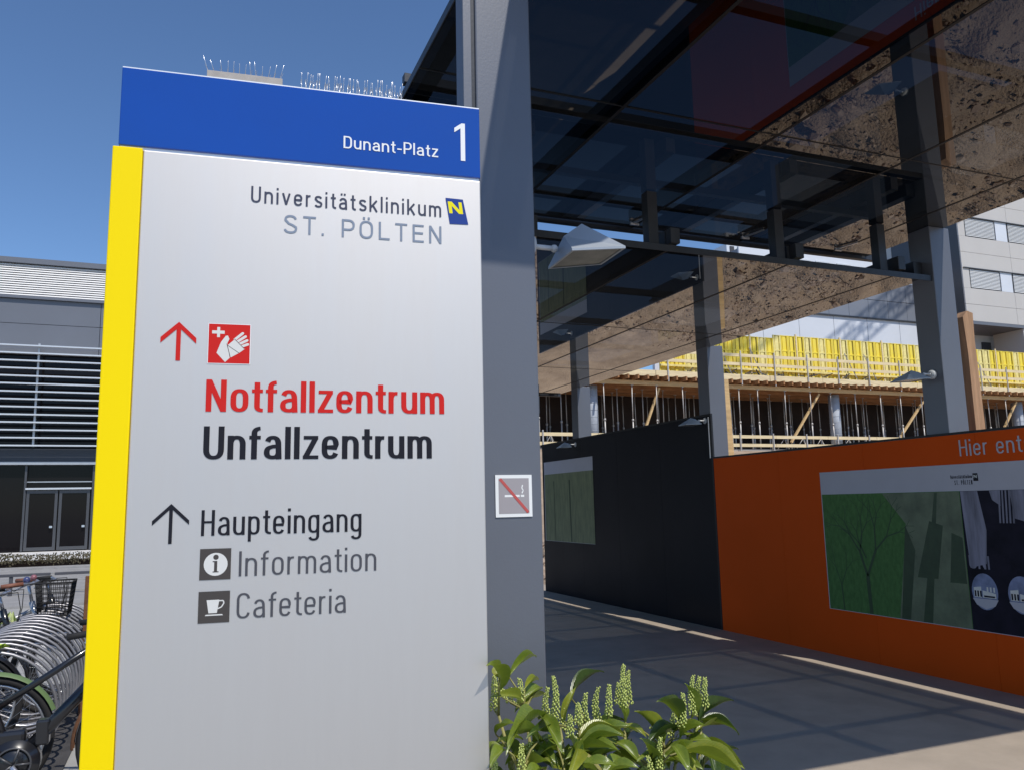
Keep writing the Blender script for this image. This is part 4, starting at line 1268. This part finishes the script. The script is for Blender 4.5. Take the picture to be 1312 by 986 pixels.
    # saddle
    sp = seat1 + Vector((-.045, 0, .14))
    MB().tube([seat1, sp], .013, 8).build("seat_post", M['alu'], b)
    g = MB(); g.tube([sp+Vector((-.13,0,.03)), sp+Vector((-.07,0,.035)), sp+Vector((.02,0,.03)), sp+Vector((.13,0,.025))], [.06,.075,.040,.018], 12)
    g.v = [(v[0], v[1], sp.z+.03+(v[2]-sp.z-.03)*.45) for v in g.v]; g.build("saddle", M['rubber'], b)
    # rear rack
    g = MB()
    for s_ in (-.055, .055): g.tube([seat1+Vector((-.05,s_,-.07)), rear+Vector((-.22,s_,.40))], .006, 5)
    for k in range(4): g.tube([rear+Vector((.08-.1*k,-.055,.405)), rear+Vector((.08-.1*k,.055,.405))], .005, 5)
    g.tube([rear, rear+Vector((-.10,.055,.40))], .005, 5); g.tube([rear, rear+Vector((-.10,-.055,.40))], .005, 5)
    g.build("carrier", M['rubber'], b)
    if basket:
        g = MB(); c = st + Vector((.20, 0, -.10))
        def pt(u, v, t_): # wicker wire frame, wider at the top
            k = .80 + .20*t_
            return (c.x + u*.13*k, c.y + v*.17*k, c.z - .14 + .26*t_)
        per = [(-1,-1),(0,-1),(1,-1),(1,0),(1,1),(0,1),(-1,1),(-1,0)]
        for t_ in [i/7 for i in range(8)]:
            g.tube([pt(u,v,t_) for u,v in per], .0035 if 0 < t_ < 1 else .007, 4, closed=True)
        m_ = 9
        for i in range(m_+1):
            s_ = -1 + 2*i/m_
            for (u,v) in ((s_,-1),(s_,1),(-1,s_),(1,s_)):
                g.tube([pt(u,v,0), pt(u,v,1)], .0025, 4)
        for i in range(5):
            s_ = -1 + 2*i/4; g.tube([pt(s_,-1,0), pt(s_,1,0)], .003, 4); g.tube([pt(-1,s_,0), pt(1,s_,0)], .003, 4)
        g.build("basket", M['rubber'], b)
    return b, st
bicycle((-.80, 5.22, 0), "black electric bicycle with motor case in the bottom left corner, nearest to the sign", M['bk_black'], M['rubber'], M['rust'], motor=True, reach=.0, hz=.08, barz=.86)
bicycle((-1.63, 5.56, 0), "bicycle with green mudguards, its front wheel in the first loops of the coil rack", M['bk_black'], M['rubber'], M['green_tyre'])
b3, st3 = bicycle((-1.55, 7.70, 0), "bicycle with black wire basket and brown grips behind the coil rack", M['silver_frame'], M['rubber'], None, basket=True, grip=M['brown_grip'], barz=1.03)
bicycle((-1.95, 6.55, 0), "silver bicycle at the left picture edge, parked beyond the green one", M['silver_frame'], M['rubber'], M['bk_black'], barz=1.0)
bicycle((-1.66, 7.18, 0), "dark bicycle just in front of the one with the wire basket", M['bk_black'], M['rubber'], M['bk_black'], barz=1.0)
bicycle((-1.50, 8.30, 0), "black bicycle right behind the one with the wire basket", M['bk_black'], M['rubber'], M['bk_black'], barz=1.0)
MB().ball(st3+Vector((.01,-.17,.055)), .027, 12).build("bell", M['bellblue'], b3)
MB().ball(st3+Vector((.02,.09,.055)), .025, 12).build("bell", M['bellred'], b3)

def cloth(name, loc, label, m, blobs):
    t = thing(name, loc, label, "cloth")
    g = MB()
    for (dx, dy, dz, lx, lz, w) in blobs:
        vs = []; n = 6
        for i in range(n+1):
            u = i/n
            for k in range(5):
                s_ = (k-2)/2
                vs.append((loc[0]+dx+lx*u+s_*w*.5*(1-abs(u-.5)), loc[1]+dy+.03*math.sin(u*5+s_*3), loc[2]+dz+lz*u+.012*math.sin(s_*4+u*7)))
        fs = [(i*5+k, i*5+k+1, i*5+k+6, i*5+k+5) for i in range(n) for k in range(4)]
        g.add(vs, fs, True)
    g.build("cloth_strip", m, t)
cloth("lime_cover", (-1.02, 5.68, .80), "bright lime cloth hanging over the near end of the coil rack", M['lime'], [(-.12,-.03,.02,.18,.03,.07), (-.10,0,-.02,.17,.06,.06)])
cloth("pale_lime_ribbon", (-1.22, 7.3, .80), "pale lime ribbon tied below the handlebar of the basket bicycle", M['pale_lime'], [(.0,0,.06,-.10,-.13,.06), (.02,0,.06,.05,-.12,.05), (.0,0,.0,-.2,-.05,.04)])
t = thing("low_rail", (-3, 18.6, 0), "long low dark rail across the pale steps behind the bicycles", "rail")
xx = -8.0
while xx < -.5:
    MB().cbox(xx+.04, xx+1.36, 18.56, 18.66, .40, .45, .006).build("rail_plank", M['p_mid'], t)
    MB().box(xx+.66, xx+.72, 18.58, 18.64, .0, .398).build("leg", M['p_mid'], t)
    xx += 1.4
t = thing("rusty_post", (-.72, 7.6, 0), "rusty brown steel post beside the yellow edge of the sign", "post")
MB().cbox(-.74, -.70, 7.58, 7.62, 0, 1.09, .004).build("post", M['rust'], t)

# ================================================================== LAUREL
RAC = [(0.8,2.15,1.045,0.801,2.15,1.137),(0.843,2.2,1.065,0.842,2.2,1.126),(0.886,2.25,1.035,0.886,2.25,1.08),(0.895,2.2,1.041,0.895,2.2,1.112),(0.977,2.15,1.005,0.978,2.15,1.118),(1.027,2.1,0.994,1.028,2.1,1.051),(1.074,2.15,0.983,1.079,2.15,1.063),(1.139,2.2,0.971,1.145,2.2,1.062),(1.149,2.15,0.992,1.154,2.15,1.079),(1.239,2.25,0.993,1.24,2.25,1.056),(1.226,2.2,0.996,1.232,2.2,1.12),(1.257,2.22,1.0,1.26,2.22,1.096),(0.816,2.0,0.925,0.816,2.0,0.996),(0.864,2.05,0.951,0.863,2.05,0.982),(1.002,2.1,0.962,1.003,2.1,1.023),(1.028,2.2,0.956,1.032,2.2,1.019),(1.361,2.1,0.949,1.369,2.1,1.043),(1.414,2.12,0.973,1.423,2.12,1.083),(1.457,2.15,0.977,1.465,2.15,1.071),(1.459,2.12,0.99,1.463,2.12,1.074),(1.364,2.15,0.945,1.366,2.15,0.998),(1.324,2.2,0.925,1.327,2.2,0.956),(1.251,2.05,0.862,1.257,2.05,0.946),(1.178,2.0,0.856,1.183,2.0,0.919),(1.385,2.2,0.891,1.391,2.2,0.942),(0.746,2.0,0.916,0.745,2.0,0.962),(0.98,2.2,0.983,0.983,2.2,1.078),(1.133,2.22,0.938,1.137,2.22,1.004)]
LV = [(0.797,2.1,1.14,0.805,2.12,1.172,0.05),(0.863,2.2,1.12,0.986,2.28,1.156,0.03),(0.796,2.1,1.106,0.73,2.0,1.203,0.05),(0.91,2.2,1.081,0.976,2.25,1.087,0.025),(0.909,2.2,1.033,1.01,2.25,1.053,0.05),(0.879,2.15,1.057,0.774,2.1,1.098,0.04),(1.082,2.25,1.025,1.214,2.3,1.089,0.03),(1.029,2.2,0.977,1.067,2.2,1.074,0.03),(0.931,2.1,1.011,0.754,1.95,1.029,0.055),(0.957,2.1,0.958,0.842,2.0,1.031,0.05),(0.885,2.05,0.983,0.754,1.95,1.038,0.05),(0.986,2.05,0.947,0.908,1.9,0.941,0.05),(1.01,2.1,0.941,1.17,2.1,0.963,0.05),(1.027,2.1,0.933,1.146,2.05,0.957,0.045),(1.022,2.1,0.919,1.1,2.0,0.945,0.05),(0.817,2.05,0.939,0.756,2.0,1.017,0.045),(0.838,2.05,0.908,0.879,1.95,0.967,0.045),(0.983,2.0,0.912,1.06,1.95,0.934,0.05),(1.171,2.15,0.919,1.216,2.1,0.873,0.05),(1.227,2.2,0.954,1.203,2.2,1.012,0.05),(1.432,2.12,0.949,1.549,2.1,1.0,0.06),(1.418,2.14,0.957,1.387,2.12,1.064,0.045),(1.364,2.12,0.946,1.245,2.05,1.039,0.04),(1.326,2.15,0.889,1.231,2.15,0.993,0.045),(1.245,2.1,0.838,1.186,2.05,0.952,0.05),(1.367,2.12,0.913,1.41,2.05,0.957,0.05),(1.407,2.15,0.885,1.461,2.1,0.906,0.06),(1.32,2.05,0.9,1.459,1.95,0.831,0.05),(1.477,2.15,0.892,1.536,2.05,0.823,0.045),(1.306,2.1,0.862,1.343,2.0,0.863,0.05),(1.292,2.1,0.853,1.188,2.05,0.911,0.045),(1.313,2.15,0.901,1.33,2.15,0.954,0.045),(1.29,2.05,0.919,1.282,1.95,0.885,0.05),(0.883,2.0,0.925,0.797,1.95,0.923,0.05),(1.016,2.0,0.878,0.937,1.95,0.96,0.05),(0.783,2.1,0.999,0.819,2.05,1.035,0.045),(0.776,2.0,0.986,0.712,1.95,0.98,0.05),(0.908,2.1,1.024,0.906,1.95,0.992,0.05),(1.135,2.2,0.921,1.255,2.25,0.951,0.05),(0.987,2.25,1.068,0.88,2.2,1.036,0.045),(1.063,2.0,0.891,1.128,1.95,0.906,0.05),(1.139,2.05,0.907,1.039,2.0,0.875,0.05),(1.44,2.1,0.876,1.44,2.05,0.805,0.05)]
shrub = thing("laurel_shrub", (1.08, 2.1, 0), "cherry laurel bush with upright green flower spikes at the foot of the near pillar", "shrub")

def leaf_mesh(name, m, curl, fold, wav):
    """unit leaf along +x, width 1, upper side +z"""
    n = 10; vs = []; fs = []
    for i in range(n+1):
        u = i/n
        w = .5*math.sin(PI*min(1, u**.85))**.75 * (1 - .18*u)
        if i == n: w = .004
        if i == 0: w = .02
        zc = -curl*(u**2)*.9 + .12*math.sin(u*PI)
        for k in range(5):
            s_ = (k-2)/2
            vs.append((u, s_*w, zc + abs(s_)*w*fold + wav*.02*math.sin(u*9+s_*2)))
    for i in range(n):
        for k in range(4):
            a = i*5+k
            fs.append((a, a+5, a+6, a+1))
    me = bpy.data.meshes.new(name); me.from_pydata(vs, [], fs); me.materials.append(m)
    for p in me.polygons: p.use_smooth = True
    me.update(); return me
LM = []
for m in ('leaf', 'leaf', 'leaf_new', 'leaf_old'):
    for c, f_, w in ((.06,.40,1), (.16,.30,1.5), (-.03,.5,.8)):
        LM.append((m, leaf_mesh("leaf", M[m], c, f_, w)))
def leaf(a, b, w, kinds, roll=None):
    a = Vector(a); b = Vector(b); d = b - a; L = d.length
    d.normalize(); up = Vector((random.gauss(0,.25), random.gauss(0,.25)-.25, 1)).normalized()
    y = up.cross(d)
    if y.length < .2: y = Vector((0,1,.2)).cross(d)
    y.normalize(); z = d.cross(y)
    if roll is None: roll = random.uniform(-.5, .5)
    R = Matrix.Rotation(roll, 3, d)
    y = R @ y; z = R @ z
    cand = [me for k, me in LM if k in kinds]
    o = bpy.data.objects.new("leaf", random.choice(cand)); COL.objects.link(o)
    o.parent = shrub
    mw = Matrix((( d.x*L, y.x*w, z.x*L, a.x), (d.y*L, y.y*w, z.y*L, a.y), (d.z*L, y.z*w, z.z*L, a.z), (0,0,0,1)))
    o.matrix_basis = world_of(shrub).inverted() @ mw
    return o
for l in LV:
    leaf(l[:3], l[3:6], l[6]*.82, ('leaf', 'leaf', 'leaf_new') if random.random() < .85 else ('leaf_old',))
# branches rising from the base, with whorls of leaves
heads = []
for l in LV: heads.append(Vector(l[:3]))
stems = MB(); tips = []
for i, (x, y, z) in enumerate([(.80,2.12,1.04),(.90,2.18,1.03),(.98,2.12,.99),(1.03,2.1,.98),(1.08,2.15,.97),(1.15,2.18,.96),(1.23,2.2,.98),(1.37,2.12,.93),(1.45,2.13,.96),(1.25,2.08,.85),(1.18,2.02,.84),(.82,2.02,.92),(.75,2.0,.9),(.95,2.0,.85),(1.07,2.02,.87),(1.33,2.15,.88)]):
    bx = 1.08 + (x-1.08)*.35; by = 2.12
    p0 = Vector((bx+random.uniform(-.05,.05), by+random.uniform(-.05,.05), 0)); p3 = Vector((x, y, z))
    p1 = p0.lerp(p3, .35) + Vector((random.uniform(-.04,.04), random.uniform(-.03,.03), .02)); p2 = p0.lerp(p3, .72) + Vector((random.uniform(-.04,.04), random.uniform(-.03,.03), 0))
    path = [p0, p1, p2, p3]
    stems.tube(path, [.011, .008, .006, .0038], 7)
    tips.append(path)
# side twigs to explicit leaves
for h in heads:
    best = min((p for path in tips for p in (path[2], path[3])), key=lambda p: (p-h).length + (0 if p.z < h.z else .3))
    stems.tube([best, best.lerp(h, .55)+Vector((0,0,.012)), h], [.004,.003,.0022], 5)
for r in RAC:
    h = Vector(r[:3])
    best = min((p for path in tips for p in (path[2], path[3])), key=lambda p: (p-h).length + (0 if p.z < h.z else .3))
    stems.tube([best, best.lerp(h, .5), h], [.0035,.003,.002], 5)
stems.build("stem", M['stem'], shrub)
cnt = 0
for path in tips:
    for k in range(15):
        u = random.uniform(.66, 1.0)
        p = path[0].lerp(path[3], u) + Vector((random.uniform(-.02,.02), random.uniform(-.02,.02), 0))
        an = random.uniform(0, 2*PI)
        L = random.uniform(.08, .14)
        zmax = .965
        if p.z > zmax: p.z = random.uniform(.75, zmax)
        q = p + Vector((math.cos(an)*L, math.sin(an)*L*.8, L*random.uniform(-.35, .35)))
        if q.y > 2.44: q.y = 2.44
        if q.x < .74 and q.y < 2.2: q.x = .74
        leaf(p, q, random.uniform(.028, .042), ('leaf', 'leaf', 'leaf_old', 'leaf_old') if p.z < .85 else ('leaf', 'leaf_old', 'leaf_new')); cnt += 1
# shaded lower foliage as one mass
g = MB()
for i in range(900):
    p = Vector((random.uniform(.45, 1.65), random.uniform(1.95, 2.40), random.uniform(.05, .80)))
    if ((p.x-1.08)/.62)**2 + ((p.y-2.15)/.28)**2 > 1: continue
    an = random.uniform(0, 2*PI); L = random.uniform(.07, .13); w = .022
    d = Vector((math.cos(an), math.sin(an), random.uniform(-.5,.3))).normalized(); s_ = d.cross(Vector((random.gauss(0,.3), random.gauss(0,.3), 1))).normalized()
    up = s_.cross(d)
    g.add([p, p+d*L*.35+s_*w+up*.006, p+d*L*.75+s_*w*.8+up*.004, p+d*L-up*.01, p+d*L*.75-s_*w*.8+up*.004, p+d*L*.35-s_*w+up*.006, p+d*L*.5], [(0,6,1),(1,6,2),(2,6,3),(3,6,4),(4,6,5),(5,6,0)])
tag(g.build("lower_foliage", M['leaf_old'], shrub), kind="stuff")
# flower spikes
for r in RAC:
    a = Vector(r[:3]); b = Vector(r[3:]); L = (b-a).length
    g = MB(); d = (b-a).normalized(); lean = Vector((random.uniform(-.006,.006), random.uniform(-.01,.01), 0))
    axis = [a, a.lerp(b, .5)+lean, b]
    g.tube(axis, [.0022, .0018, .0010], 5)
    N = int(L/.0024)
    for i in range(N*2):
        u = i/(N*2); p = a.lerp(b, u) + lean*math.sin(u*PI)
        an = i*2.4; rad = (.0115 - .0070*u)*random.uniform(.8, 1.15)
        c = p + Vector((math.cos(an)*rad, math.sin(an)*rad, random.uniform(-.001,.002)))
        s = (.0040 - .0013*u)*random.uniform(.8, 1.2)
        g.add([c+Vector((s,0,0)), c+Vector((0,s,0)), c+Vector((-s,0,0)), c+Vector((0,-s,0)), c+Vector((0,0,s*1.25)), c+Vector((0,0,-s))],
              [(0,1,4),(1,2,4),(2,3,4),(3,0,4),(1,0,5),(2,1,5),(3,2,5),(0,3,5)], True)
    g.build("flower_spike", M['bud'], shrub)
